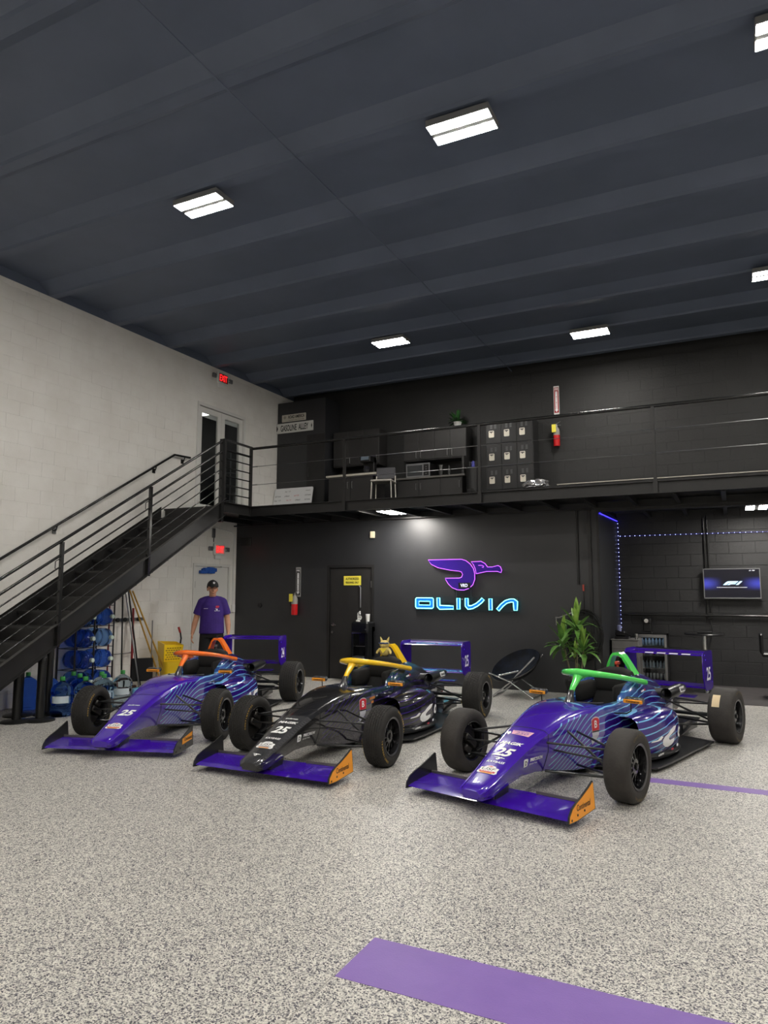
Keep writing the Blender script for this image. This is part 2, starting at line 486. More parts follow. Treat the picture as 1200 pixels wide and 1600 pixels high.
# ---- flush black door in the back partition
d = struct('door_1', MB().bbox((-6.775, YB+0.012, 0.012), (-5.905, YB+0.055, 2.02), 0.004), noisy('black_door_paint', (34, 33, 33), (40, 39, 39), 0.4, 3.0))
fr = MB().box((-6.83, YB-0.012, 0), (-6.785, YB+0.06, 2.03)).box((-5.895, YB-0.012, 0), (-5.85, YB+0.06, 2.03)).box((-6.83, YB-0.012, 2.03), (-5.85, YB+0.06, 2.075))
fr.build('door_frame', black_steel, d)
hd = MB().tube([(-6.70, YB+0.01, 0.98), (-6.70, YB-0.06, 0.98), (-6.60, YB-0.06, 0.98)], 0.011).lathe([(0.03, 0), (0.03, 0.012), (0, 0.012)], 12, Matrix.Translation((-6.70, YB+0.012, 0.98)) @ Matrix.Rotation(pi/2, 4, 'X'))
hd.build('door_handle', chrome, d, 40)
MB().lathe([(0.024, 0), (0.02, 0.02), (0, 0.02)], 12, Matrix.Translation((-6.72, YB+0.012, 0.84)) @ Matrix.Rotation(pi/2, 4, 'X')).build('door_lock', steel, d)
for z in (0.95, 1.72):
    MB().box((-5.912, YB-0.018, z-0.06), (-5.890, YB+0.014, z+0.06)).build('hinge', steel, d)

# ---- lower white door in the left wall
d = struct('door_2', MB().bbox((XL-0.045, 10.29, 0.01), (XL-0.008, 11.26, 2.06), 0.003), white_door)
MB().box((XL-0.1, 10.24, 0), (XL+0.015, 10.285, 2.065)).box((XL-0.1, 11.265, 0), (XL+0.015, 11.31, 2.065)).box((XL-0.1, 10.24, 2.065), (XL+0.015, 11.31, 2.11)).build('door_frame', white_door, d)
tape = mat('blue_masking_tape', (34, 84, 168), 0.7)
cl = MB().bbox((XL-0.006, 10.46, 1.94), (XL+0.05, 10.78, 2.02), 0.012)
for k, (ya, yb, za, zb) in enumerate(((10.40, 10.58, 1.925, 1.985), (10.5, 10.86, 1.965, 2.035), (10.62, 10.8, 1.93, 2.05))):
    cl.bbox((XL-0.004, ya, za), (XL+0.058+0.004*k, yb, zb), 0.01)
cl.build('door_closer', tape, d, label='door closer wrapped in blue masking tape')
MB().bar((XL+0.03, 10.7, 2.04), (XL+0.12, 10.9, 2.05), 0.02, 0.01).bar((XL+0.12, 10.9, 2.05), (XL+0.02, 11.02, 2.07), 0.02, 0.01).build('closer_arm', steel, d)
for z in (1.0, 1.72): MB().box((XL-0.01, 10.275, z-0.06), (XL+0.012, 10.30, z+0.06)).build('hinge', steel, d)

# ---- upper glazed double door in the left wall
d = obj('door_3', None, kind='structure')
fm = MB()
y0, y1, z0, z1 = UD
fm.box((XL-0.12, y0, z0), (XL+0.02, y0+0.05, z1)).box((XL-0.12, y1-0.05, z0), (XL+0.02, y1, z1)).box((XL-0.12, y0+0.05, z1-0.06), (XL+0.02, y1-0.05, z1))
fm.build('door_frame', white_door, d)
ym = (y0+y1)/2
for i, (a, b) in enumerate(((y0+0.055, ym-0.003), (ym+0.003, y1-0.055))):
    lf = MB(); s = 0.105; x0, x1 = XL-0.06, XL-0.015
    lf.box((x0, a, z0+0.01), (x1, a+s, z1-0.07)).box((x0, b-s, z0+0.01), (x1, b, z1-0.07)).box((x0, a+s, z1-0.07-s), (x1, b-s, z1-0.07)).box((x0, a+s, z0+0.01), (x1, b-s, z0+0.2))
    leaf = lf.build('door_leaf', white_door, d)
    MB().box((XL-0.042, a+s, z0+0.2), (XL-0.036, b-s, z1-0.07-s)).build('glass_pane', glass, leaf)
    hy = (b-0.05) if i == 0 else (a+0.05)
    MB().tube([(XL-0.015, hy, z0+0.85), (XL+0.04, hy, z0+0.85), (XL+0.04, hy, z0+1.25), (XL-0.015, hy, z0+1.25)], 0.011).build('pull_handle', plastic_black, leaf)
# office behind the glazed door
off = MB().box((XL-3.2, 9.2, z0-0.1), (XL-0.2, 15.0, z0)).box((XL-3.3, 9.2, z0), (XL-3.2, 15.0, 5.9)).box((XL-3.2, 9.1, z0), (XL-0.2, 9.2, 5.9)).box((XL-3.2, 15.0, z0), (XL-0.2, 15.1, 5.9)).box((XL-3.2, 9.2, 5.75), (XL-0.2, 15.0, 5.9))
struct('wall_office', off, noisy('office_wall', (200, 200, 198), (190, 190, 188), 0.6))
MB().box((XL-1.35, 10.6, z0+0.01), (XL-1.3, 14.6, 5.40)).build('office_screen', black_wall, None, label='dark tall partition panel inside the office behind the glazed double door', cat='panel')
t = thing('office_light', 'bright ceiling panel light inside the office behind the glazed double door', 'light', (XL-2.3, 12.2, 5.72))
MB().box((-0.65, -0.65, 0), (0.65, 0.65, 0.03)).build('frame', white_paint, t)
MB().box((-0.6, -0.6, -0.01), (0.6, 0.6, 0.0)).build('diffuser', mat('office_diffuser', (255,255,255), e=(255,252,245), es=14.0), t)
shelf_c = mat('office_silver', (190, 195, 200), 0.2, 0.6)
t = thing('office_rack', 'silver rack of office odds and ends seen through the right door glass', 'rack', (XL-0.70, 12.25, z0))
for k in range(5): MB().box((-0.2, -0.35, 0.15+0.3*k), (0.2, 0.35, 0.17+0.3*k)).build('shelf', shelf_c, t)
for sx in (-0.19, 0.17):
    for sy in (-0.35, 0.33): MB().box((sx, sy, 0), (sx+0.02, sy+0.02, 1.5)).build('upright', shelf_c, t)

# ------------------------------------------------------------------ ceiling lights
lamp_em = mat('led_bar', (255, 255, 255), e=(255, 250, 242), es=LAMP)
def lamp_thing(label, loc, group, name='ceiling_light', rz=0):
    t = thing(name, label, 'light', loc, rz, group)
    hs = MB().bbox((-0.305, -0.16, -0.020), (0.305, 0.16, 0.045), 0.006)
    hs.build('housing', mat('lamp_housing', (120, 120, 120), 0.5), t)
    for s in (-1, 1):
        a, b = sorted((s*0.032, s*0.148))
        MB().box((-0.294, a, -0.0225), (0.294, b, -0.0195)).build('light_bar', lamp_em, t)
    MB().box((-0.015, -0.02, 0.045), (0.015, 0.02, 0.065)).build('bracket', white_paint, t)
    return t
LL = [((-5.12, 5.84), 'twin-bar ceiling light nearest the white wall, front row'), ((-2.06, 5.84), 'twin-bar ceiling light in the middle of the front row'),
      ((0.66, 5.84), 'twin-bar ceiling light cut by the top right corner of the picture'), ((-5.14, 10.73), 'twin-bar ceiling light above the mezzanine kitchen, back row left'),
      ((-1.95, 11.8), 'twin-bar ceiling light above the lockers and mezzanine right half'), ((0.74, 10.6), 'twin-bar ceiling light cut by the right edge above the mezzanine')]
proto = None
for (x, y), lb in LL:
    z = ZC-0.075
    if proto is None: proto = lamp_thing(lb, (x, y, z), 'ceiling lights'); 
    else: dup(proto, (x, y, z), label=lb)
for x, y in ((3.8, 5.84), (3.8, 10.7), (-5.12, 0.9), (-2.06, 0.9), (0.95, 0.9), (3.95, 0.9), (-5.12, -4.04), (-2.06, -4.04), (0.95, -4.04), (3.95, -4.04)):
    dup(proto, (x, y, ZC-0.075), label='twin-bar ceiling light out of sight behind the camera or to the right')
dup(proto, (-5.15, 10.80, 2.945), rz=radians(90), label='twin-bar light under the mezzanine above the black wall')
dup(proto, (0.38, 12.3, 2.90), rz=radians(90), label='twin-bar light under the mezzanine above the television')
dup(proto, (3.65, 12.3, 2.90), rz=radians(90), label='twin-bar light under the mezzanine beyond the right edge')
# ------------------------------------------------------------------ mezzanine
ME = 10.25; XS = -7.7
mz = obj('mezzanine', None, kind='structure')
MB().box((XL, ME+0.06, DK-0.03), (XR, YA-0.02, DK)).build('deck', black_steel, mz)
MB().box((XL, 9.44, DK-0.03), (XS, ME+0.06, DK)).box((XL+0.03, 9.44, 2.84), (XS-0.012, 9.446, DK-0.03)).build('landing_deck', black_steel, mz)
def channel(a, b, h, m=black_steel, name='fascia_beam', w=0.06, face=1):
    """steel C-channel between a and b (bottom line), height h"""
    q = MB(); a = Vector(a); b = Vector(b); t = (b-a).normalized(); s = Vector((t.y, -t.x, 0)).normalized()*face
    z = Vector((0, 0, 1))
    for lo, hi, d0, d1 in ((0, h, 0, 0.008), (0, 0.012, 0, w), (h-0.012, h, 0, w)):
        vs = [a+z*lo+s*d0, b+z*lo+s*d0, b+z*lo+s*d1, a+z*lo+s*d1, a+z*hi+s*d0, b+z*hi+s*d0, b+z*hi+s*d1, a+z*hi+s*d1]
        q.add(vs, [(0,3,2,1),(4,5,6,7),(0,1,5,4),(1,2,6,5),(2,3,7,6),(3,0,4,7)])
    return q.build(name, m, mz)
channel((XS, ME+0.03, 2.925), (XR, ME+0.03, 2.925), 0.175, face=1)
channel((XS, 9.5, 2.925), (XS, ME+0.03, 2.925), 0.175, face=1)
jm_ = MB().box((-0.03, 0, 0), (0.03, 3.2, 0.010)).box((-0.004, 0, 0), (0.004, 3.2, 0.10)).mesh('joist', black_steel)
x = -8.6
while x < XR:
    obj('joist', jm_, mz, loc=(x, ME+0.05, 2.91)); x += 0.61
MB().box((-1.865, 11.44, 2.84), (XR, 11.6, 3.0)).build('cross_beam', black_steel, mz)
MB().box((XL, 11.40, 2.88), (XR, 11.43, 2.905)).build('service_pipe', black_steel, mz)

# railing along the mezzanine front: pipe top rail, slim posts, two cables
rg = thing('mezzanine_railing', 'black railing with pipe top rail and steel cables along the mezzanine edge', 'railing', (0, ME, 2.98))
RT = 4.15-2.98
MB().tube([(XS+0.03, 0, RT), (XR, 0, RT)], 0.024, 10).build('top_rail', black_gloss, rg, 60)
for x in (-5.77, -3.40, -0.89, 1.6, 4.1):
    MB().box((x-0.02, -0.03, -0.05), (x+0.02, 0.012, RT-0.01)).box((x-0.03, -0.035, -0.05), (x+0.03, -0.028, 0.12)).build('post', black_steel, rg)
for dz in (0.33, 0.66):
    MB().tube([(XS+0.03, 0, RT-dz), (XR, 0, RT-dz)], 0.0045, 5).build('cable', steel, rg)
    MB().tube([(XS+0.03, 0, RT-dz), (XS+0.14, 0, RT-dz)], 0.009, 6).build('turnbuckle', steel, rg)
# short landing balustrade at the head of the stair
lr = thing('landing_railing', 'short seven-bar black railing panel at the head of the stair', 'railing', (XS, 9.5, 2.98))
for yy in (0.0, 0.74):
    MB().box((-0.022, yy-0.022, -0.06), (0.022, yy+0.022, 1.2)).build('post', black_steel, lr)
MB().bar((0, -0.02, 1.2), (0, 0.76, 1.19), 0.045, 0.03).build('top_rail', black_steel, lr)
for k in range(6):
    MB().tube([(0, 0, 1.02-0.15*k), (0, 0.74, 1.02-0.15*k)], 0.011 if k else 0.02, 8).build('rail_bar', black_gloss, lr)

# ------------------------------------------------------------------ staircase
SL = 0.61
def ztop(y): return 2.08 + SL*(y-7.74)
st = thing('staircase', 'black steel staircase climbing along the white wall to the mezzanine', 'staircase', (XS, 4.3, 0))
ys, ye = 4.05, 9.52
def loc_(x, y, z): return (x-XS, y-4.3, z)
for xx, nm in ((XS-0.008, 'outer_stringer'), (XL+0.02, 'inner_stringer')):
    q = MB()
    ya, yb = 4.12, (ye if xx > -8 else 9.36)
    y_foot = 4.33 + 0.0
    for lo, hi, w0, w1 in ((-0.285, 0.0, 0, 0.008), (-0.285, -0.272, 0, 0.06), (-0.013, 0.0, 0, 0.06)):
        sgn = 1 if xx > -8 else -1
        xa, xb = sorted((xx - sgn*w0, xx - sgn*w1)) if False else sorted((xx + sgn*w0, xx + sgn*w1))
        def zc(y, o): return max(0.0, ztop(y)+o)
        prof = [(4.36, 0.0)] if False else []
        yk = 4.33 + (-lo)/SL if lo < 0 else 4.33
        poly = [(4.33 - lo/SL, 0.0), (yb, zc(yb, lo)), (yb, zc(yb, hi)), (4.33 - hi/SL, 0.0)]
        q.prism(poly, lambda u, v, t: loc_(t, u, v), xa, xb)
    q.build(nm, black_steel, st)
N = 16; rise = DK/N; run = rise/SL
tr = MB().box((XL+0.03-XS, 0, -0.035), (-0.012, run+0.03, 0)).mesh('tread', black_steel)
ri = MB().box((XL+0.03-XS, run+0.024, -rise-0.0), (-0.012, run+0.03, -0.035)).mesh('riser', black_steel)
for k in range(1, N):
    z = k*rise; yn = 7.74 + (z - 1.99)/SL
    obj('tread', tr, st, loc=(0, yn-4.3, z))
    obj('riser', MB().box((XL+0.03-XS, 0, -rise), (-0.012, 0.006, -0.03)).mesh('riser', black_steel) if k == 1 else ri2, st, loc=(0, yn-4.3+0.02, z))
    if k == 1: ri2 = bpy.data.objects['riser'].data
for yy in (4.8, 6.3, 7.8):
    zt = ztop(yy)
    MB().box((0.002, yy-4.3-0.02, zt-0.30), (0.045, yy-4.3+0.02, zt+1.02)).box((-0.01, yy-4.3-0.035, zt-0.29), (0.004, yy-4.3+0.035, zt+0.02)).build('post', black_gloss, st)
    MB().tube([loc_(XS, yy-0.02, zt+0.80), loc_(XS, yy-0.07, zt+0.77), loc_(XS, yy-0.07, zt+0.68), loc_(XS, yy-0.02, zt+0.68)], 0.006, 6).build('rail_bracket', black_gloss, st)
MB().box((-0.02, 9.42-4.3-0.03, 2.75), (0.045, 9.42-4.3+0.03, 4.17)).build('newel_post', black_gloss, st)
for k, dz in enumerate((1.04, 0.86, 0.71, 0.56, 0.41, 0.26, 0.11)):
    ya, yb = 4.5, 9.45
    p0, p1 = loc_(XS+0.02, ya, ztop(ya)+dz), loc_(XS+0.02, yb, ztop(yb)+dz)
    MB().tube([p0, p1], (0.021, 0.019, 0.011, 0.009, 0.009, 0.009, 0.009)[k], 8).build('top_rail' if k == 0 else 'rail_bar', black_gloss, st, 60)
# wall handrail
hr = thing('wall_handrail', 'black round handrail fixed to the white wall beside the stair', 'handrail', (XL, 7.0, 2.44))
def hz(y): return 2.06 + 0.614*(y-6.37)
pts = [(0.075, 4.6-7, hz(4.6)-2.44), (0.075, 9.58-7, hz(9.58)-2.44), (0.075, 9.99-7, 4.045-2.44)]
MB().tube(pts, 0.02, 10).build('rail', black_gloss, hr, 60)
for yy in (5.6, 7.2, 9.15, 9.85):
    z = (hz(yy) if yy < 9.58 else 4.045) - 2.44
    MB().tube([(0.0, yy-7, z-0.09), (0.05, yy-7, z-0.08), (0.075, yy-7, z-0.01)], 0.01, 6).box((-0.002, yy-7-0.03, z-0.13), (0.02, yy-7+0.03, z-0.05)).build('bracket', black_gloss, hr)

# ------------------------------------------------------------------ mezzanine contents
# dark closet with two street signs
cx0, cx1, cy0 = XL+0.02, -7.72, 12.85
t = thing('closet', 'tall black closet box in the mezzanine corner carrying two metal signs', 'closet', (cx0, cy0, DK))
MB().box((0, 0, 0), (cx1-cx0, YA-cy0-0.03, 2.72)).build('body', black_wall, t)
MB().box((0.78, -0.012, 0.02), (1.22, 0, 1.93)).build('door', black_steel, t)
MB().tube([(0.84, -0.02, 1.02), (0.84, -0.06, 1.02), (0.84, -0.06, 1.2), (0.84, -0.02, 1.2)], 0.008).build('door_handle', plastic_black, t)
def sign(name, label, cat, w, h, origin, ux, uy, bg, texts, depth=0.012, r=0.01, border=None, group=None):
    """flat sign: plate with printed lettering; origin = centre of its face"""
    o = Vector(origin); ux = Vector(ux).normalized(); uy = Vector(uy).normalized(); n = ux.cross(uy)
    t = thing(name, label, cat, tuple(o), 0, group)
    MB().prism(rrect(w, h, r), lambda u, v, k: tuple(ux*u+uy*v+n*k), -depth, 0.0).build('plate', bg, t)
    for body, tw, th, tx, ty, m, kw in texts:
        kw = dict(kw); lf_ = kw.pop('lift', 0.0022 if isinstance(body, str) else 0.0015)
        if isinstance(body, str): vs, fs = text_fit(body, tw, th, **kw)
        else: vs, fs = body, [tuple(range(len(body)))]
        flatmesh('lettering' if isinstance(body, str) else 'emblem', vs, fs, m, (0,0,0), ux, uy, (tx, ty), lift=lf_, parent=t)
    return t
sg_w = mat('sign_white', (206, 206, 202), 0.45); sg_c = mat('sign_cream', (188, 184, 172), 0.5)
bx = [(-0.47, -0.06), (-0.455, -0.06), (-0.44, 0), (-0.455, 0.06), (-0.47, 0.06)]
sign('street_sign', 'long white metal sign reading GASOLINE ALLEY on the closet', 'sign', 0.97, 0.22, (-8.50, cy0-0.016, 5.18), (1,0,0), (0,0,1), sg_w,
     [('GASOLINE  ALLEY', 0.72, 0.14, 0, 0, decal_black, dict(bold=0.02)), ([(-0.455,-0.06),(-0.43,0),(-0.455,0.06),(-0.47,0.06),(-0.47,-0.06)], 0,0,0,0, decal_black, {}),
      ([(0.43,0),(0.445,-0.06),(0.46,0),(0.445,0.06)], 0,0,0,0, decal_black, {})])
sign('track_sign', 'small cream sign reading ROAD AMERICA above the longer white sign', 'sign', 0.62, 0.16, (-8.52, cy0-0.014, 5.40), (1,0,0), (0,0,1), sg_c,
     [('ROAD AMERICA', 0.42, 0.07, 0.07, 0.022, decal_black, dict(bold=0.03)), ('ELKHART LAKE WISCONSIN', 0.40, 0.02, 0.07, -0.05, decal_black, {}), (circle(0.035, 16, -0.235, 0.02), 0,0,0,0, mat('sign_tan', (150,146,134), 0.5), {})])
# whiteboard leaning on the closet
wbm = mat('whiteboard', (226, 227, 228), 0.25)
t = thing('whiteboard', 'whiteboard with faint handwriting leaning at the mezzanine edge below the signs', 'whiteboard', (-8.45, cy0-0.24, DK+0.02))
ty = Vector((0, 0.22, 1)).normalized(); tn = Vector((1,0,0)).cross(ty)
MB().prism(rrect(0.98, 0.78, 0.03), lambda u, v, k: tuple(Vector((u,0,0))+ty*(v+0.39)+tn*k), -0.015, 0).build('board', wbm, t)
rnd = random.Random(3)
for row in range(5):
    for colm in range(4):
        if rnd.random() < 0.25: continue
        red = rnd.random() < 0.25
        body = rnd.choice(['tues 9:30', 'set up', 'fuel x2', 'brake pads', 'check', 'wed', 'tires', 'lap 12', 'clean'])
        vs, fs = text_fit(body, rnd.uniform(0.1, 0.17), 0.035, shear=0.3)
        flatmesh('handwriting', vs, fs, decal_red if red else decal_black, (0,0,0), (1,0,0), ty, (-0.36+0.24*colm+rnd.uniform(-.03,.03), 0.70-0.1*row), lift=0.002, parent=t)
# kitchen: base cabinet with pale worktop, long counter, wall cabinets, microwave ...
cab = noisy('black_cabinet', (43, 42, 42), (38, 37, 37), 0.45, 4.0)
pale = noisy('pale_worktop', (178, 174, 164), (168, 163, 152), 0.4, 6.0)
def cabinet(name, label, x0, x1, y0, y1, z0, z1, ndoor, cat='cabinet', handles='centre', top=None):
    t = thing(name, label, cat, (x0, y0, z0)); W = x1-x0; H = z1-z0
    MB().box((0, 0.02, 0), (W, y1-y0, H)).build('body', cab, t)
    dw = W/ndoor
    for k in range(ndoor):
        dd = MB().bbox((k*dw+0.004, 0, 0.02 if z0 > 3.2 else 0.09), ((k+1)*dw-0.004, 0.019, H-0.01), 0.004).build('door', cab, t)
        hx = (k+1)*dw-0.05 if k % 2 == 0 else k*dw+0.05
        hz0 = H*0.72 if z0 < 3.2 else 0.06
        MB().tube([(hx, 0, hz0), (hx, -0.03, hz0), (hx, -0.03, hz0+0.13), (hx, 0, hz0+0.13)], 0.006, 6).build('handle', steel, dd)
    return t
cabinet('base_cabinet', 'black two-door base cabinet with pale worktop left of the mezzanine chair', -7.36, -6.34, 12.40, 12.95, DK, 3.90, 2)
MB().bbox((-7.40, 12.36, 3.90), (-6.20, 13.0, 3.945), 0.005).build('worktop', pale, None, label='pale worktop slab lying on the left mezzanine base cabinet', cat='worktop')
cabinet('kitchen_counter', 'long black kitchen base unit under the microwave on the mezzanine', -6.02, -4.64, 12.9, YA-0.02, DK, 3.83, 3)
MB().bbox((-6.05, 12.87, 3.83), (-4.58, YA-0.02, 3.87), 0.005).build('worktop', noisy('dark_worktop', (96,94,90), (80,78,75), 0.35), None, label='thin grey worktop on the long black kitchen unit', cat='worktop')
cabinet('wall_cabinet', 'black wall cabinets hanging above the microwave', -5.98, -4.62, 13.1, YA-0.015, 4.24, 4.86, 4)
MB().box((-4.66, 12.95, 3.87), (-4.62, YA-0.012, 4.24)).build('side_panel', cab, None, label='black upright side panel right of the kitchen counter', cat='panel')
cabinet('storage_cabinet', 'black wall cabinet high above the pale-topped base cabinet', -7.66, -6.55, 13.1, YA-0.015, 4.25, 5.02, 3)
t = thing('microwave', 'black microwave oven with steel trim on the mezzanine counter', 'microwave', (-5.86, 12.95, 3.87))
MB().bbox((0, 0.01, 0), (0.52, 0.42, 0.29), 0.008).build('casing', plastic_black, t)
MB().bbox((0.0, -0.006, 0.0), (0.52, 0.012, 0.29), 0.003).build('trim', alu_grey, t)
MB().bbox((0.03, -0.012, 0.04), (0.36, -0.004, 0.25), 0.004).build('door_window', mat('smoked_glass', (52,54,56), 0.1), t)
MB().box((0.39, -0.012, 0.03), (0.50, -0.004, 0.26)).build('control_panel', plastic_black, t)
for k in range(4):
    MB().lathe([(0.009, 0), (0.009, 0.006), (0, 0.006)], 8, Matrix.Translation((0.445, -0.011, 0.07+0.045*k)) @ Matrix.Rotation(pi/2, 4, 'X')).build('button', steel, t)
t = thing('coffee_maker', 'dark coffee maker standing behind the mezzanine chair', 'coffee maker', (-6.72, 12.55, 3.945))
MB().bbox((0, 0, 0), (0.24, 0.3, 0.05), 0.01).bbox((0, 0.18, 0.05), (0.24, 0.3, 0.38), 0.01).bbox((0, 0, 0.26), (0.24, 0.3, 0.40), 0.015).build('casing', plastic_black, t)
MB().bbox((0.03, -0.004, 0.30), (0.21, 0.0, 0.37), 0.003).build('display', mat('blue_grey_panel', (96,108,120), 0.2), t)
MB().lathe([(0.06, 0), (0.075, 0.06), (0.06, 0.12), (0.05, 0.13), (0, 0.13)], 14, Matrix.Translation((0.12, 0.09, 0.052))).build('carafe', mat('dark_glass', (30,30,34), 0.05), t)
MB().lathe([(0.03, 0), (0.035, 0.1), (0.014, 0.15), (0.014, 0.2), (0, 0.2)], 12, Matrix.Translation((-4.95, 13.0, 3.87))).build('bottle', plastic_black, None, label='small dark bottle right of the microwave on the counter', cat='bottle', smooth=50)
t = thing('utensil_jar', 'dark jar holding thin utensils beside the microwave', 'jar', (-5.14, 13.05, 3.87))
MB().lathe([(0.045, 0), (0.045, 0.12), (0.04, 0.12), (0.04, 0.01), (0, 0.01)], 12).build('jar', plastic_black, t)
for k in range(4): MB().tube([(0, 0, 0.02), (0.03*cos(k*1.6), 0.03*sin(k*1.6), 0.24)], 0.004, 5).build('utensil', steel, t)
# bar chair on the mezzanine
t = thing('counter_chair', 'tall black chair with pale metal legs between the mezzanine cabinets', 'chair', (-5.98, 12.15, DK), radians(12))
for sx in (-0.19, 0.19):
    for sy in (-0.17, 0.17):
        top = 0.6
        MB().tube([(sx*1.12, sy*1.15, 0), (sx, sy, 0.64)] + ([(sx, sy+0.03, 0.80)] if sy > 0 else []), 0.012, 8).build('leg', mat('pale_metal', (190,186,176), 0.3, 0.7), t, 60)
MB().bbox((-0.21, -0.2, 0.64), (0.21, 0.2, 0.68), 0.012).build('seat', mat('chair_frame', (150,146,140), 0.4), t)
MB().bbox((-0.19, 0.19, 0.74), (0.19, 0.235, 0.97), 0.015).build('backrest', mat('charcoal_vinyl', (58,58,62), 0.4), t)
# plant on the wall cabinets
leaf_g = noisy('leaf_green', (62, 112, 44), (90, 140, 58), 0.45, 20.0)
leaf_d = noisy('leaf_dark', (40, 84, 40), (52, 98, 46), 0.45, 20.0)
def leafmesh(L, W, droop, m, n=7, fold=0.25):
    vs = []; fs = []
    for i in range(n+1):
        s = i/n; w = W*(sin(pi*min(1, s*0.96+0.04))**0.8)*0.5*(1 if s < 0.99 else 0.05); ang = droop*s*s
        yy = L*(s - 0.18*droop*s**3); zz = L*(0.55*s*max(0, 1.3-droop) - 0.45*droop*s*s)
        vs += [(-w, yy, zz+fold*w), (0, yy, zz), (w, yy, zz+fold*w)]
    for i in range(n):
        for k in (0, 1): fs.append((i*3+k, i*3+k+1, i*3+k+4, i*3+k+3))
    me = MB().add(vs, fs).mesh('leaf', m, 60)
    return me
t = thing('potted_palm', 'small green palm in a white pot on top of the wall cabinets', 'plant', (-4.83, 13.2, 4.862))
MB().lathe([(0.05, 0), (0.08, 0.11), (0.085, 0.12), (0.07, 0.12), (0.065, 0.1), (0, 0.1)], 16).build('pot', white_paint, t, 40)
lm = [leafmesh(0.27, 0.045, dd, leaf_d) for dd in (0.3, 0.7, 1.1)]
for k in range(34):
    a = k*2.4; o = obj('leaf', lm[k % 3], t, loc=(0.015*cos(a), 0.015*sin(a), 0.11)); o.rotation_euler = (radians(rnd.uniform(10, 55) if k % 3 == 0 else rnd.uniform(-5, 25)), 0, a)
# lockers: 3 columns x 4 tiers
lk = mat('locker_black', (40, 40, 41), 0.35, 0.3)
t = thing('locker_bank', 'black metal locker bank three columns wide with pale square handle plates', 'lockers', (-4.20, 13.05, DK))
MB().bbox((0, 0.012, 0), (0.93, YA-13.05-0.02, 1.85), 0.004).build('cabinet', lk, t)
hp = mat('locker_handle_plate', (206, 200, 186), 0.3, 0.4)
dmesh = MB().bbox((0.005, 0, 0.005), (0.300, 0.014, 0.440), 0.005).mesh('locker_door', lk)
hmesh = MB().prism(rrect(0.105, 0.135, 0.016), lambda u, v, k: (u, k, v), -0.010, 0.002).mesh('handle_plate', hp)
cmesh = MB().prism([(-0.036, 0.035), (-0.036, 0.05), (0.036, 0.05), (0.036, 0.035), (0.012, 0.035), (0.008, 0.018), (-0.008, 0.018), (-0.012, 0.035)], lambda u, v, k: (u, k, v), -0.0125, -0.0095).mesh('latch', plastic_black)
vmesh = MB()
for k in range(4): vmesh.box((-0.055, -0.006, 0.022*k), (-0.012, 0, 0.022*k+0.006)).box((0.03, -0.006, 0.022*k), (0.07, 0, 0.022*k+0.006))
vmesh = vmesh.mesh('vent_slot', alu_grey)
for i in range(3):
    for j in range(4):
        dd = obj('locker_door', dmesh, t, loc=(0.01+0.3033*i, 0, 0.04+0.4525*j))
        obj('handle_plate', hmesh, dd, loc=(0.11, -0.001, 0.19)); obj('latch', cmesh, dd, loc=(0.11, -0.001, 0.19)); obj('vent_slot', vmesh, dd, loc=(0.14, 0, 0.30))
# golf bag
t = thing('golf_bag', 'black golf bag standing between the kitchen unit and the lockers', 'bag', (-4.42, 12.9, DK))
MB().lathe([(0.11, 0), (0.125, 0.03), (0.12, 0.45), (0.135, 0.8), (0.14, 0.92), (0.12, 0.93), (0.11, 0.85), (0, 0.85)], 18).build('body', plastic_black, t, 40)
MB().lathe([(0.127, 0.24), (0.136, 0.25), (0.136, 0.29), (0.127, 0.30)], 18).build('band', alu_grey, t, 40)
MB().bbox((-0.08, -0.17, 0.1), (0.08, -0.1, 0.5), 0.03).build('pocket', matte_black, t)
for k in range(5):
    a = k*1.3; MB().lathe([(0.02, 0), (0.035, 0.03), (0.03, 0.12), (0.0, 0.14)], 10, Matrix.Translation((0.06*cos(a), 0.06*sin(a), 0.92))).build('club_cover', [plastic_black, mat('cover_blue', (70,72,150), 0.5), mat('cover_white', (190,190,190), 0.5)][k % 3], t, 50)
# fire extinguishers with arrow signs
def extinguisher(label, loc, h):
    t = thing('fire_extinguisher', label, 'extinguisher', loc)
    red = mat('extinguisher_red', (190, 24, 28), 0.25, coat=0.5)
    R = 0.062
    MB().lathe([(R*0.9, 0), (R, 0.02), (R, h*0.44)], 18).build('cylinder', red, t, 40)
    MB().lathe([(R+0.0005, h*0.44), (R+0.0005, h*0.62)], 18).build('label_band', mat('label_silver', (140,138,132), 0.35), t, 40)
    MB().lathe([(R, h*0.60), (R*0.85, h*0.70), (R*0.35, h*0.78), (0.018, h*0.82), (0.018, h*0.88), (0, h*0.88)], 18).build('shoulder', mat('label_silver'), t, 40)
    MB().bar((0, 0.0, h*0.90), (0.085, 0.0, h*0.99), 0.018, 0.01).bar((0, 0, h*0.86), (0.085, 0, h*0.84), 0.018, 0.01).build('lever', steel, t)
    MB().tube([(0, -0.01, h*0.85), (-0.05, -0.02, h*0.84), (-0.078, -0.01, h*0.7), (-0.075, -0.01, h*0.35)], 0.009, 8).build('hose', rubber, t, 60)
    MB().bbox((-0.072, -0.084, h*0.54), (0.008, -0.076, h*0.86), 0.002).build('inspection_tag', mat('tag_yellow', (226, 214, 76), 0.5), t)
    MB().box((-0.02, R-0.006, h*0.3), (0.02, R+0.02, h*0.7)).build('bracket', plastic_black, t)
    return t
extinguisher('red fire extinguisher with yellow tag on the black wall below the mezzanine', (-7.50, YB-0.085, 1.15), 0.46)
extinguisher('red fire extinguisher on the upper wall right of the lockers', (-2.90, YA-0.095, 4.35), 0.48)
sgr = mat('sign_red', (150, 30, 34), 0.5)
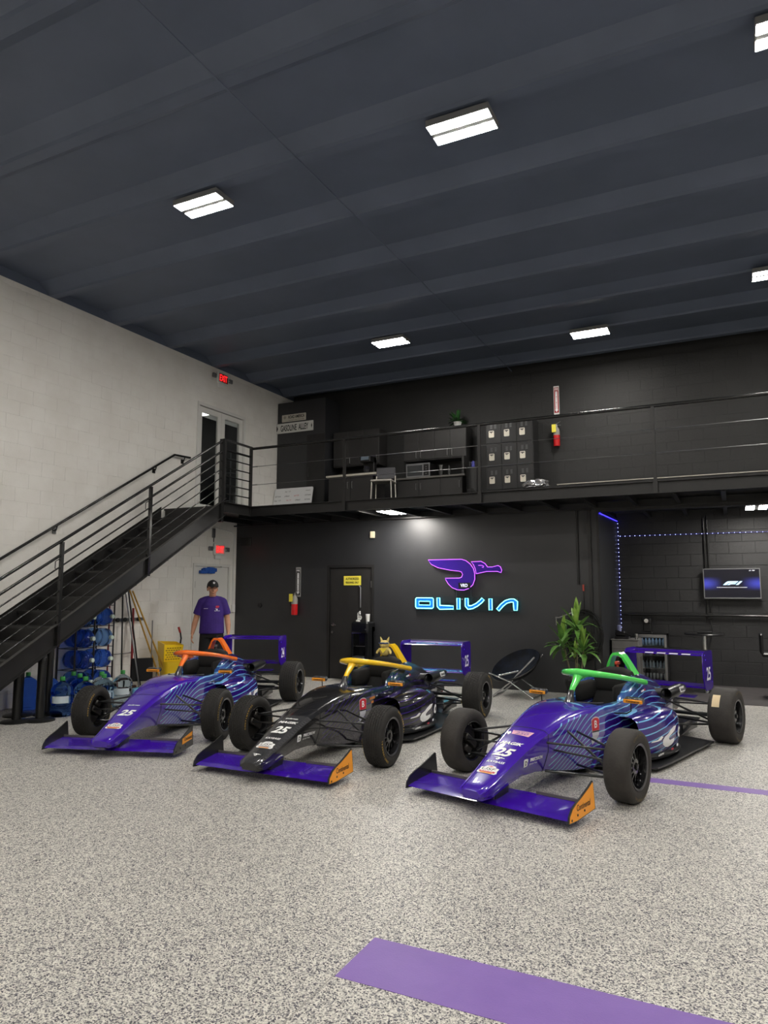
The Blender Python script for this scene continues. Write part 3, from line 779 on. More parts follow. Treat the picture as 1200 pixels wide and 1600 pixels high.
def ext_sign(label, loc, red_first):
    ar = [(-0.022, 0.17), (0.022, 0.17), (0.022, -0.19), (0.034, -0.19), (0, -0.235), (-0.034, -0.19), (-0.022, -0.19)]
    letters = []
    for k, ch in enumerate('EXTINGUISHER'): letters.append((ch, 0.016, 0.02, 0, 0.15-0.028*k, sgr if red_first else decal_black, dict(bold=0.03, lift=0.0026)))
    return sign('extinguisher_sign', label, 'sign', 0.105, 0.56, loc, (1,0,0), (0,0,1), sg_w if red_first else mat('sign_silver', (150,150,148), 0.4),
         [([(-0.044, 0.19), (0.044, 0.19), (0.044, 0.25), (-0.044, 0.25)], 0,0,0,0, sgr if red_first else decal_black, {}), ('FIRE', 0.07, 0.035, 0, 0.22, decal_white, dict(bold=0.03)),
          ([(-0.044,-0.25),(0.044,-0.25),(0.044,0.185),(-0.044,0.185)], 0,0,0,0, sgr if red_first else decal_black, {})] +
         [(ar, 0,0,0,0, decal_white, dict(lift=0.0018))] + letters, r=0.008)
ext_sign('narrow silver FIRE EXTINGUISHER arrow sign left of the black door', (-7.47, YB-0.014, 1.77), False)
ext_sign('narrow white and red FIRE EXTINGUISHER arrow sign on the upper wall', (-2.90, YA-0.026, 5.27), True)
# exit signs
ex_em = mat('exit_letters', (255, 60, 50), e=(255, 40, 44), es=1.5)
def exit_sign(label, yc, zc, glow):
    t = thing('exit_sign', label, 'exit sign', (XL+0.01, yc, zc))
    MB().bbox((0, -0.16, -0.11), (0.05, 0.16, 0.11), 0.012).build('housing', white_paint, t)
    face = mat('exit_face_pink', (236, 170, 166), 0.5) if glow else mat('exit_face', (120, 44, 42), 0.5)
    flatmesh('face', *poly2d(rrect(0.27, 0.17, 0.01)), face, (0.05, 0, 0), (0,1,0), (0,0,1), lift=0.001, parent=t)
    vs, fs = text_fit('EXIT', 0.23, 0.13, bold=0.02)
    flatmesh('lettering', vs, fs, ex_em, (0.05, 0, 0), (0,1,0), (0,0,1), lift=0.003, parent=t)
    for s in (-1, 1):
        MB().bbox((0.01, s*0.25-0.05, -0.035), (0.05, s*0.25+0.05, 0.05), 0.01).build('emergency_lamp', alu_grey, t)
        MB().tube([(0.025, s*0.15, 0.0), (0.025, s*0.21, 0.0)], 0.012, 8).build('arm', white_paint, t)
    MB().bbox((0, -0.12, -0.19), (0.035, 0.05, -0.11), 0.01).build('battery_box', white_paint, t)
exit_sign('red-lit EXIT sign high on the white wall above the glazed doors', 10.90, 5.80, False)
exit_sign('red EXIT sign above the lower white door', 10.93, 2.40, True)
t = thing('conduit', 'white conduit and switch box running down beside the lower white door', 'conduit', (XL, 11.4, 1.2))
MB().tube([(0.02, -0.6, 1.62), (0.02, -0.05, 1.56), (0.02, 0.0, 1.5), (0.02, 0.0, 0.1)], 0.012, 8).build('pipe', white_paint, t, 60)
MB().bbox((0, -0.04, -0.02), (0.05, 0.05, 0.13), 0.006).build('switch_box', white_paint, t)
MB().tube([(0.02, -0.62, 1.45), (0.02, -0.62, 1.34)], 0.01, 8).bbox((0, -0.66, 1.42), (0.03, -0.58, 1.6), 0.006).build('junction_box', alu_grey, t)
# long low bench with pale edge, and crumpled foil
t = thing('long_bench', 'long low black bench with a pale top edge along the mezzanine right half', 'bench', (-2.72, 12.6, DK))
MB().box((0, 0, 0.0), (5.0, 0.4, 0.44)).build('body', black_steel, t)
MB().box((-0.02, -0.03, 0.44), (5.0, 0.4, 0.455)).build('top', pale, t)
foil = mat('crumpled_foil', (190, 190, 192), 0.25, 0.9)
bm = bmesh.new(); bmesh.ops.create_icosphere(bm, subdivisions=3, radius=1)
rn = random.Random(5)
for v in bm.verts: v.co = Vector((v.co.x*0.24, v.co.y*0.12, max(0, v.co.z*0.5+0.5)*0.2)) * rn.uniform(0.75, 1.1)
me = bpy.data.meshes.new('foil_bag'); bm.to_mesh(me); bm.free(); me.materials.append(foil)
obj('foil_bag', me, None, 'crumpled silver plastic bag at the foot of the lockers', 'bag', loc=(-3.0, 12.15, DK+0.3))
MB().box((-3.22, 12.02, DK), (-2.78, 12.28, DK+0.3)).build('storage_box', matte_black, None, label='low black box carrying the crumpled silver bag', cat='box')

# ------------------------------------------------------------------ things on the black back wall
sign('door_sign', 'yellow AUTHORIZED PERSONNEL ONLY sign on the black door', 'sign', 0.36, 0.17, (-6.30, YB+0.004, 1.79), (1,0,0), (0,0,1), mat('sign_yellow', (220, 208, 74), 0.5),
     [('AUTHORIZED', 0.28, 0.045, 0, 0.032, decal_black, dict(bold=0.03)), ('PERSONNEL ONLY', 0.28, 0.038, 0, -0.035, decal_black, dict(bold=0.03))], depth=0.003, r=0.004)
t = thing('motion_sensor', 'small cream sensor box high on the black wall', 'sensor', (-5.87, YB, 2.62))
MB().bbox((-0.045, -0.05, -0.06), (0.045, 0, 0.06), 0.01).build('housing', mat('cream_plastic', (214, 206, 176), 0.5), t)
MB().tube([(0.0, -0.02, 0.06), (-0.03, -0.01, 0.16)], 0.003, 5).build('wire', plastic_black, t)
# water cooler
t = thing('water_cooler', 'tall black floor-standing water cooler against the black wall', 'water cooler', (-5.95, 11.26, 0))
cb = MB()
prof = [(-0.17, -0.17), (0.17, -0.17), (0.17, 0.17), (-0.17, 0.17)]
MB().bbox((-0.17, -0.14, 0), (0.17, 0.17, 0.42), 0.03).bbox((-0.17, 0.0, 0.42), (0.17, 0.17, 1.0), 0.03).bbox((-0.17, -0.14, 0.86), (0.17, 0.17, 1.06), 0.03).bbox((-0.17, -0.12, 0.4), (-0.13, 0.1, 0.9), 0.01).bbox((0.10, -0.12, 0.4), (0.17, 0.1, 0.9), 0.01).build('casing', mat('gloss_black', (18,19,21), 0.18, coat=0.5), t)
MB().bbox((-0.13, -0.17, 0.41), (0.10, 0.0, 0.46), 0.01).build('drip_tray', steel, t)
MB().box((-0.14, -0.145, 0.855), (0.04, -0.135, 0.868)).build('chrome_strip', chrome, t)
MB().box((-0.13, -0.01, 0.62), (0.10, 0.0, 0.63)).build('trim_line', steel, t)
MB().lathe([(0.013, 0), (0.013, 0.006), (0, 0.006)], 10, Matrix.Translation((0.13, -0.139, 0.93)) @ Matrix.Rotation(pi/2, 4, 'X')).build('button', steel, t)
MB().bbox((-6.24, YB-0.035, 0.69), (-6.14, YB, 0.81), 0.012).build('outlet_box', white_paint, None, label='white plug box on the wall beside the water cooler', cat='outlet')
MB().tube([(-6.18, YB-0.02, 0.69), (-6.18, YB-0.03, 0.4), (-6.21, YB-0.03, 0.15), (-6.2, YB-0.02, 0.008)], 0.005, 6).build('power_cord', alu_grey, None, label='thin power cord hanging from the white plug box', cat='cord')
for k, (dx, dy, h, ang) in enumerate(((0.09, 0.02, 0.13, 0), (-0.05, -0.03, 0.08, 70))):
    q = MB().lathe([(0.03, 0), (0.04, h), (0.036, h), (0.028, 0.006), (0, 0.006)], 14)
    o = q.build('paper_cup', white_paint, None, 45, label='white paper cup stack standing on the water cooler' if k == 0 else 'white paper cup tipped over on the water cooler', cat='cup')
    o.location = (-5.95+dx, 11.26+dy, 1.062 + (0.045 if ang else 0)); o.rotation_euler = (radians(ang), 0, radians(30*k))
t = thing('faucet_stand', 'small white tap fitting beside the paper cups on the cooler', 'tap', (-6.1, 11.36, 1.062))
MB().tube([(0, 0, 0), (0, 0, 0.14), (0.05, -0.02, 0.17), (0.05, -0.02, 0.12)], 0.012, 8).build('spout', white_paint, t, 60)
MB().lathe([(0.04, 0), (0.035, 0.02), (0, 0.02)], 12).build('foot', white_paint, t)
MB().tube([(-6.12, YB-0.012, 1.30), (-6.12, YB-0.012, 1.66), (-6.15, YB-0.012, 1.70)], 0.012, 8).build('wall_pipe', alu_grey, None, label='short grey pipe rising on the wall above the water cooler', cat='pipe', smooth=60)
MB().lathe([(0.05, 0), (0.045, 0.02), (0, 0.02)], 14, Matrix.Translation((-8.61+0.25, YB, 1.32)) @ Matrix.Rotation(pi/2, 4, 'X')).build('round_fitting', plastic_black, None, label='round black fitting on the dark wall near the white wall corner', cat='fitting')
MB().bbox((-8.85, YB-0.03, 2.5), (-8.6, YB, 2.66), 0.006).build('dark_exit_sign', black_gloss, None, label='unlit black sign box high in the dark wall corner', cat='sign')

# ------------------------------------------------------------------ neon sign
def neon(name, c, s): return mat(name, c, e=c, es=s)
n_cyan = neon('neon_cyan', (120, 240, 240), 4.2); n_blue = mat('letter_blue', (14, 110, 200), e=(6, 96, 190), es=0.5)
n_viol = neon('neon_violet', (176, 84, 240), 2.4); n_fill = mat('sign_purple', (44, 16, 120), 0.2, e=(52, 16, 150), es=0.16)
kx, kz = 0.001945, 0.00185
def S(px, py, dy=-0.063): return (-5.01 + (px-75)*kx, YB+dy, 1.49 - (py-425)*kz)
def ribbon(pts, w):
    """outline of a thick polyline in crop pixels"""
    L, R_ = [], []
    n = len(pts)
    for i in range(n):
        a = Vector(pts[max(i-1, 0)]); b = Vector(pts[min(i+1, n-1)]); t = (b-a).normalized(); nn = Vector((-t.y, t.x)); p = Vector(pts[i])
        k = 1.0
        if 0 < i < n-1:
            t1 = (p-a).normalized(); k = 1/max(0.5, nn.dot(Vector((-t1.y, t1.x))))
        L.append(p+nn*w*k); R_.append(p-nn*w*k)
    return [tuple(q) for q in L + R_[::-1]]
ns = thing('neon_name_sign', 'cyan glowing OLIVIA neon lettering on clear acrylic', 'neon sign', (-4.1, YB, 1.4))
def put(mb, name, m, par, smooth=None):
    o = mb.build(name, m, None, smooth); o.parent = par; o.matrix_parent_inverse = Matrix.Translation(par.location).inverted(); return o
put(MB().box((S(65,0)[0], YB-0.045, S(0,555)[2]), (S(1030,0)[0], YB-0.039, S(0,418)[2])), 'acrylic_panel', acrylic, ns)
letters = {
 'O': [[(80,440),(90,430),(240,430),(252,440),(252,515),(240,527),(90,527),(80,515)], None],
 'L': [ribbon([(300,430),(300,505),(312,517),(440,517)], 14)],
 'I': [ribbon([(487,433),(487,532)], 14)],
 'V': [ribbon([(563,433),(563,500),(578,516),(612,512),(655,490),(690,462),(712,438)], 14)],
 'I2': [ribbon([(778,435),(778,535)], 14)],
 'A': [ribbon([(842,534),(880,490),(915,462),(955,450),(980,450),(996,462),(996,536)], 14)],
}
def outline_tube(poly, r, fn=S, n=6):
    return MB().tube([fn(*p) for p in poly], r, n, closed=True)
for k, L in letters.items():
    if k == 'O':
        outer = L[0]; inner = [(112,462),(220,462),(220,497),(112,497)]
        q = MB(); ring_o = [(80,430),(252,430),(252,527),(80,527)]
        vs = [S(*p, -0.058) for p in ring_o] + [S(*p, -0.058) for p in inner]
        vs2 = [S(*p, -0.048) for p in ring_o] + [S(*p, -0.048) for p in inner]
        q.add(vs+vs2, [(i, (i+1) % 4, 4+(i+1) % 4, 4+i) for i in range(4)] + [(i, 8+i, 8+(i+1) % 4, (i+1) % 4) for i in range(4)] + [(4+i, 4+(i+1) % 4, 12+(i+1) % 4, 12+i) for i in range(4)])
        put(q, 'letter', n_blue, ns); put(outline_tube(outer, 0.007), 'neon_tube', n_cyan, ns, 60); put(outline_tube(inner, 0.005), 'neon_tube', n_cyan, ns, 60)
    else:
        q = MB(); rb = L[0]; m = len(rb)//2
        for i in range(m-1):
            quad = [rb[i], rb[i+1], rb[-2-i], rb[-1-i]]
            q.prism(quad, lambda u, v, t: S(u, v, t), -0.058, -0.048)
        put(q, 'letter', n_blue, ns); put(outline_tube(rb, 0.007), 'neon_tube', n_cyan, ns, 60)
for px in (80, 520, 1010): put(MB().tube([S(px, 440, 0.0), S(px, 440, -0.055)], 0.008, 8), 'standoff', chrome, ns)
bs = thing('neon_bird_sign', 'purple neon bird emblem above the cyan lettering', 'neon sign', (-4.2, YB, 1.85))
wing = [(205,75),(520,75)] + [(560,88),(600,120),(628,160),(640,205),(640,260),(622,310),(585,342),(540,358),(480,355),(430,335),(395,300),(372,262),(368,248),(500,248)] + [(520,240),(530,215),(520,192),(498,184),(420,175),(300,150),(235,118)]
head = [(610,100),(700,98),(735,118),(757,150),(800,150),(850,138),(872,150),(882,180),(876,202),(840,190),(750,190),(700,200),(655,210),(645,160),(630,125)]
for poly in (wing, head):
    q = MB().prism(poly[::-1], lambda u, v, t: S(u, v, t), -0.066, -0.056)
    put(q, 'emblem_panel', n_fill, bs); put(outline_tube(poly, 0.0055), 'neon_tube', n_viol, bs, 60)
put(MB().tube([S(675,134,-0.07), S(708,134,-0.07), S(725,142,-0.07), S(720,154,-0.07), S(708,150,-0.07)], 0.004, 5), 'neon_tube', n_viol, bs)
put(MB().box((S(450,0)[0], YB-0.052, S(0,415)[2]), (S(610,0)[0], YB-0.047, S(0,300)[2])), 'acrylic_panel', acrylic, bs)
put(MB().box((S(490,0)[0], YB-0.069, S(0,342)[2]), (S(600,0)[0], YB-0.066, S(0,290)[2])), 'driver_plate', decal_black, bs)
vs, fs = text_fit('VRD', 0.13, 0.055, bold=0.03); flatmesh('lettering', vs, fs, mat('lit_white', (220,225,240), e=(210,215,240), es=0.7), (0,0,0), (1,0,0), (0,0,1), parent=None); o = bpy.data.objects['lettering' if False else [q.name for q in bpy.data.objects if q.name.startswith('lettering')][-1]]
o = sorted([q for q in bpy.data.objects if q.name.startswith('lettering') and q.parent is None], key=lambda q: q.name)[-1]
o.parent = bs; o.location = Vector(S(543,315,-0.073)) - bs.location
for px in (465, 600): put(MB().tube([S(px, 360, -0.04), S(px, 420, -0.04)], 0.003, 5), 'wire', steel, bs)
for px, py in ((250, 90), (850, 160), (500, 340)): put(MB().tube([S(px, py, 0.0), S(px, py, -0.06)], 0.008, 8), 'standoff', chrome, bs)

# ------------------------------------------------------------------ alcove: television, pipes, fridge, tool cabinet, bar table
t = thing('television', 'black wall television showing a racing logo on blue and black', 'television', (-0.46, YA-0.12, 1.47))
tw, th = 0.87, 0.51
MB().bbox((0, -0.0, 0), (tw, 0.04, th), 0.006).build('casing', plastic_black, t)
bz = MB()
for a, b in (((0,-0.008,0),(tw,0.0,0.02)), ((0,-0.008,th-0.014),(tw,0,th)), ((0,-0.008,0.02),(0.014,0,th-0.014)), ((tw-0.014,-0.008,0.02),(tw,0,th-0.014))): bz.box(a, b)
bz.build('bezel', alu_grey, t)
scr = mat('tv_screen', (8, 8, 14), 0.15); g = NT(scr)
sx = g.new('ShaderNodeSeparateXYZ'); g.link(g.coords(), sx.inputs[0]); x, y_, z = sx.outputs
dxx = g.math('ABSOLUTE', g.math('SUBTRACT', x, tw/2)); dz_ = g.math('ABSOLUTE', g.math('SUBTRACT', z, th*0.50))
glow = g.math('MULTIPLY', g.smooth(dxx, 0.12, 0.42), g.math('SUBTRACT', 1.0, g.smooth(dz_, 0.0, 0.13)))
ch = g.new('ShaderNodeTexChecker'); g.link(g.coords(), ch.inputs['Vector']); ch.inputs['Scale'].default_value = 130
ch.inputs['Color1'].default_value = (0.10, 0.12, 0.85, 1); ch.inputs['Color2'].default_value = (0.03, 0.03, 0.3, 1)
g.link(g.mix(glow, (0.004, 0.004, 0.010, 1), ch.outputs[0]), g.b.inputs['Emission Color']); g.b.inputs['Emission Strength'].default_value = 1.0
MB().box((0.012, -0.004, 0.018), (tw-0.012, -0.001, th-0.012)).build('screen', scr, t)
lit = mat('screen_logo', (180, 215, 245), e=(170, 212, 245), es=0.8)
litw = mat('screen_text', (220, 220, 230), e=(210, 212, 230), es=0.7)
def tvp(poly, m, cx=tw/2, cz=th*0.5, nm='screen_logo'):
    flatmesh(nm, *poly2d([(a, b) for a, b in poly]), m, (cx, -0.0045, cz), (1,0,0), (0,0,1), lift=0.0006, parent=t)
# slanted emblem: swept F band, inner band and 1
tvp([(-0.135,-0.025),(-0.085,0.022),(-0.06,0.036),(-0.03,0.040),(0.105,0.040),(0.078,0.014),(-0.02,0.014),(-0.052,0.004),(-0.082,-0.025)], lit)
tvp([(-0.070,-0.025),(-0.042,0.0),(-0.02,0.008),(0.072,0.008),(0.050,-0.014),(-0.02,-0.014),(-0.034,-0.025)], lit)
tvp([(0.058,-0.025),(0.125,0.040),(0.165,0.040),(0.098,-0.025)], lit)
vs, fs = text_fit('INTERNATIONAL PROGRAMS AND PROVIDERS', 0.46, 0.011, bold=0.02)
flatmesh('screen_text', vs, fs, litw, (tw/2, -0.0045, th*0.5-0.065), (1,0,0), (0,0,1), lift=0.0006, parent=t)
vs, fs = text_fit('F1 TV', 0.09, 0.018, bold=0.03, shear=0.4)
flatmesh('screen_text', vs, fs, litw, (tw-0.12, -0.0045, th-0.04), (1,0,0), (0,0,1), lift=0.0006, parent=t)
MB().box((0.3, 0.04, 0.15), (0.6, 0.07, 0.4)).build('wall_mount', plastic_black, t)
t = thing('conduit_run', 'black conduits down the alcove wall behind the television', 'conduit', (-0.42, YA-0.012, 1.2))
for dx in (0.0, 0.055): MB().tube([(dx, -0.022, 1.7), (dx, -0.022, 0.02)], 0.012, 8).build('pipe', black_gloss, t, 60)
MB().lathe([(0.06, 0), (0.06, 0.04), (0.04, 0.05), (0, 0.05)], 16, Matrix.Translation((0.03, 0, -0.03)) @ Matrix.Rotation(pi/2, 4, 'X')).build('junction_box', black_gloss, t, 40)
MB().tube([(0.03, -0.03, -0.05), (0.06, -0.04, -0.3), (0.02, -0.05, -0.5)], 0.008, 6).build('cable', plastic_black, t)
MB().tube([(-1.84, YA-0.06, 1.185), (XR, YA-0.06, 1.17)], 0.022, 10).build('horizontal_pipe', black_gloss, None, label='black horizontal pipe along the alcove block wall', cat='pipe', smooth=60)
# LED strips
led = mat('led_dot', (190, 196, 255), e=(180, 186, 255), es=6.0); led_t = mat('led_tube_blue', (70, 60, 255), e=(60, 50, 255), es=4.0)
wire_b = mat('led_strip_back', (40, 36, 110), e=(40, 36, 160), es=0.12)
t = thing('led_strip', 'dotted blue-white LED strip along the alcove corner and wall top', 'led strip', (-1.86, YA, 0))
dot = MB().cbox((0,0,0), (0.008, 0.008, 0.008)).mesh('led_dot', led)
MB().box((0.0, -0.022, 0.9), (0.008, -0.014, 2.87)).box((0.0, -0.048, 2.585), (5.0, -0.040, 2.595)).build('strip', wire_b, t)
z = 0.95
while z < 2.86: obj('led_dot', dot, t, loc=(0.012, -0.026, z)); z += 0.075
x = 0.05
while x < 4.5: obj('led_dot', dot, t, loc=(x, -0.052, 2.59)); x += 0.085
MB().tube([(0.004, -1.94, 2.83), (0.004, -0.02, 2.87)], 0.006, 6).build('blue_tube', led_t, t)
# beverage fridge
t = thing('beverage_fridge', 'glass-door beverage fridge with steel frame full of bottles', 'fridge', (-1.53, 13.0, 0))
W, D, H = 0.47, 0.45, 0.86
q = MB().box((0, 0.04, 0.03), (0.02, D, H)).box((W-0.02, 0.04, 0.03), (W, D, H)).box((0, D-0.02, 0.03), (W, D, H)).box((0, 0.04, H-0.02), (W, D, H)).box((0, 0.04, 0.0), (W, D, 0.06))
q.build('casing', plastic_black, t)
q = MB().bbox((0, 0, 0.04), (0.045, 0.035, H), 0.004).bbox((W-0.045, 0, 0.04), (W, 0.035, H), 0.004).box((0.045, 0, H-0.05), (W-0.045, 0.035, H)).box((0.045, 0, 0.04), (W-0.045, 0.035, 0.09))
fd = q.build('door', steel, t)
MB().box((0.045, 0.012, 0.09), (W-0.045, 0.017, H-0.05)).build('glass_pane', glass, fd)
MB().box((0.06, 0.10, H-0.035), (W-0.06, 0.13, H-0.028)).build('light_strip', mat('fridge_light', (200,225,255), e=(190,220,255), es=4.0), t)
for z in (0.28, 0.50, 0.66): MB().box((0.02, 0.06, z), (W-0.02, D-0.03, z+0.008)).build('shelf', steel, t)
bott = [mat('chilled_bottle', (150, 165, 178), 0.15), mat('can_red', (170, 60, 60), 0.3, 0.5), mat('can_silver', (170, 175, 180), 0.3, 0.6)]
bm_ = MB().lathe([(0.022, 0), (0.024, 0.01), (0.024, 0.08), (0.010, 0.105), (0.010, 0.12), (0, 0.12)], 12)
cm_ = MB().lathe([(0.02, 0), (0.024, 0.008), (0.024, 0.095), (0.018, 0.105), (0, 0.105)], 12)
for si, z in enumerate((0.092, 0.288, 0.508, 0.668)):
    for k in range(7):
        kind = 0 if si in (3, 1) else (1 if (si == 2 and k % 3 == 0) else 2)
        nm = ('water_bottle', 'drink_can', 'drink_can')[kind]
        if k == 0 or True:
            key = 'fr_%s_%d' % (nm, kind)
            if key not in TXT: TXT[key] = (bm_ if kind == 0 else cm_).mesh(nm, bott[kind], 50)
        obj(nm, TXT[key], None, 'chilled %s on the %s shelf of the beverage fridge' % (('clear bottle', 'red can', 'silver can')[kind], ('bottom', 'second lowest', 'third', 'top')[si]), 'bottle' if kind == 0 else 'can', 'drinks in the beverage fridge', loc=(-1.53+0.065+0.057*k, 13.0+0.16, z+0.003))
t = thing('coffee_pot', 'small black coffee machine with a round chrome dial on the fridge', 'coffee machine', (-1.47, 13.12, 0.862))
MB().bbox((0, 0, 0), (0.17, 0.2, 0.03), 0.008).bbox((0.02, 0.1, 0.03), (0.15, 0.2, 0.22), 0.01).bbox((0.01, 0.0, 0.18), (0.16, 0.2, 0.27), 0.015).build('casing', plastic_black, t)
MB().lathe([(0.04, 0), (0.035, 0.01), (0, 0.01)], 16, Matrix.Translation((0.085, 0.0, 0.225)) @ Matrix.Rotation(pi/2, 4, 'X')).build('dial', chrome, t, 40)
# grey tool cabinet
t = thing('tool_cabinet', 'grey metal two-drawer cabinet in the alcove corner', 'cabinet', (-1.84, 12.2, 0))
gc = noisy('grey_metal', (116, 114, 112), (106, 104, 102), 0.4, 5.0)
MB().bbox((0, 0.012, 0.52), (0.42, 0.5, 0.80), 0.006).build('drawer_case', gc, t)
for z in (0.53, 0.665): MB().bbox((0.01, 0, z), (0.41, 0.013, z+0.125), 0.004).build('drawer', gc, t)
MB().bbox((-0.01, -0.01, 0.80), (0.43, 0.51, 0.815), 0.004).build('top', gc, t)
for sx in (0, 0.385):
    for sy in (0.02, 0.46): MB().box((sx, sy, 0), (sx+0.035, sy+0.035, 0.52)).build('leg', gc, t)
MB().box((0.02, 0.03, 0.12), (0.4, 0.49, 0.14)).build('shelf', gc, t)
t = thing('espresso_machine', 'low black machine with a clear cylinder on the grey cabinet', 'machine', (-1.80, 12.3, 0.816))
MB().bbox((0, 0, 0), (0.22, 0.25, 0.04), 0.01).bbox((0.0, 0.05, 0.04), (0.16, 0.22, 0.12), 0.02).bar((0.02, 0.0, 0.14), (0.3, -0.05, 0.05), 0.03, 0.02).build('body', plastic_black, t)
MB().lathe([(0.035, 0.12), (0.035, 0.21), (0.025, 0.22), (0, 0.22)], 14, Matrix.Translation((0.06, 0.13, 0))).build('hopper', mat('bluish_plastic', (120,125,160), 0.2), t, 40)
MB().lathe([(0.024, 0), (0.03, 0.09), (0.027, 0.09), (0.022, 0.005), (0, 0.005)], 14, Matrix.Translation((-1.455, 12.26, 0.816))).build('steel_cup', chrome, None, label='small steel cup at the right end of the grey cabinet', cat='cup', smooth=50)
# bar table and chair edge
t = thing('bar_table', 'round black bar table on a chrome post in front of the block wall', 'table', (-0.46, 12.6, 0))
MB().lathe([(0, 0.90), (0.29, 0.90), (0.30, 0.912), (0.29, 0.925), (0, 0.925)], 32).build('table_top', plastic_black, t, 40)
MB().lathe([(0.04, 0.03), (0.036, 0.05), (0.036, 0.9)], 18).build('post', chrome, t, 40)
MB().lathe([(0.22, 0), (0.22, 0.012), (0.05, 0.035), (0, 0.035)], 28).build('foot', chrome, t, 40)
MB().bar((-0.05, -0.1, 0.88), (-0.14, -0.22, 0.86), 0.02, 0.008).build('lever', chrome, t)
MB().bbox((-0.56, 12.5, 0.926), (-0.34, 12.7, 0.955), 0.01).build('tray', plastic_black, None, label='small black tray lying on the bar table', cat='tray')
t = thing('bar_stool', 'black bar stool cut by the right edge near the block wall', 'stool', (0.55, 12.3, 0))
MB().bbox((-0.22, -0.2, 0.62), (0.2, 0.2, 0.68), 0.02).build('seat', plastic_black, t)
MB().bbox((-0.24, -0.2, 0.66), (-0.19, 0.2, 0.96), 0.02).build('backrest', plastic_black, t)
MB().lathe([(0.2, 0), (0.2, 0.015), (0.025, 0.03), (0.022, 0.62), (0, 0.62)], 20).build('pedestal', chrome, t, 40)
# ------------------------------------------------------------------ open-wheel racing cars
# local frame: x to the car's left (picture right), y rearwards from the front axle, z up
def body_section(y):
    T = [  # y, zb, wb, ws, zs, wt, zt, zc
     (-1.05, 0.118, 0.070, 0.088, 0.145, 0.070, 0.168, 0.174),
     (-1.02, 0.104, 0.085, 0.104, 0.155, 0.092, 0.188, 0.194),
     (-0.90, 0.100, 0.092, 0.114, 0.190, 0.102, 0.226, 0.232),
     (-0.70, 0.145, 0.100, 0.128, 0.265, 0.116, 0.302, 0.308),
     (-0.50, 0.180, 0.112, 0.146, 0.335, 0.133, 0.384, 0.391),
     (-0.30, 0.180, 0.128, 0.170, 0.400, 0.154, 0.452, 0.461),
     (-0.10, 0.155, 0.142, 0.196, 0.445, 0.180, 0.510, 0.522),
     (0.10, 0.120, 0.152, 0.226, 0.480, 0.210, 0.555, 0.570),
     (0.30, 0.085, 0.162, 0.262, 0.515, 0.246, 0.582, 0.602),
     (0.50, 0.065, 0.178, 0.296, 0.530, 0.280, 0.590, 0.614)]
    return interp(T, y)
def half(y, p, cav):
    zb, wb, ws, zs, wt, zt, zc = p
    if cav:
        wi, zi = cav
        pts = [(0, zb), (wb*0.9, zb), (wb, zb+0.02), (ws, zs-(zs-zb)*0.35), (ws, zs), ((ws+wt)/2+0.01, zs+(zt-zs)*0.62), (wt+0.004, zt-0.012), (wt-0.008, zt), (wi+0.004, zt-0.002), (wi-0.004, zt-0.03), (wi*0.96, zi+0.05), (wi*0.5, zi), (0, zi)]
    else:
        pts = [(0, zb), (wb*0.9, zb), (wb, zb+0.02), (ws, zs-(zs-zb)*0.35), (ws, zs), ((ws+wt)/2+0.01, zs+(zt-zs)*0.62), (wt+0.006, zt-0.014), (wt-0.010, zt), (wt*0.80, zt+(zc-zt)*0.45), (wt*0.6, zt+(zc-zt)*0.7), (wt*0.4, zt+(zc-zt)*0.9), (wt*0.2, zc), (0, zc)]
    return pts
def ring(y, p, cav=None):
    h = half(y, p, cav)
    return [(a, y, b) for a, b in h] + [(-a, y, b) for a, b in h[-2:0:-1]]
secs = []
for y in (-1.05, -1.02, -0.96, -0.9, -0.8, -0.7, -0.6, -0.5, -0.4, -0.3, -0.2, -0.1, 0.0, 0.1, 0.2, 0.3, 0.4, 0.5): secs.append(ring(y, body_section(y)))
secs.append(ring(0.62, (0.055, 0.18, 0.306, 0.53, 0.29, 0.590, 0.606)))
for y, z, wt, ws, zi in ((0.625, 0.590, 0.290, 0.306, 0.30), (0.9, 0.580, 0.290, 0.288, 0.16), (1.12, 0.572, 0.275, 0.272, 0.14)):
    secs.append(ring(y, (0.05, 0.2, ws, 0.50 if y < 1.1 else 0.46, wt, z, z), (0.215, zi)))
for y, z, wt, ws in ((1.16, 0.625, 0.268, 0.30), (1.26, 0.688, 0.268, 0.31), (1.42, 0.715, 0.255, 0.31), (1.60, 0.745, 0.225, 0.31)):
    secs.append(ring(y, (0.05, 0.2, ws, 0.48, wt, z, z), (wt-0.06, 0.14)))
for y, zt, zc, wt, ws in ((1.605, 0.745, 0.790, 0.215, 0.31), (1.72, 0.745, 0.80, 0.175, 0.315), (1.88, 0.72, 0.790, 0.14, 0.315), (2.1, 0.66, 0.745, 0.12, 0.30), (2.35, 0.59, 0.69, 0.11, 0.26), (2.6, 0.52, 0.625, 0.09, 0.20), (2.8, 0.45, 0.55, 0.075, 0.15), (2.95, 0.40, 0.47, 0.06, 0.12)):
    secs.append(ring(y, (0.08, 0.16 if y < 2.4 else 0.1, ws, 0.40 if y > 2.2 else 0.46, wt, zt, zc)))
BODY = MB().loft(secs)
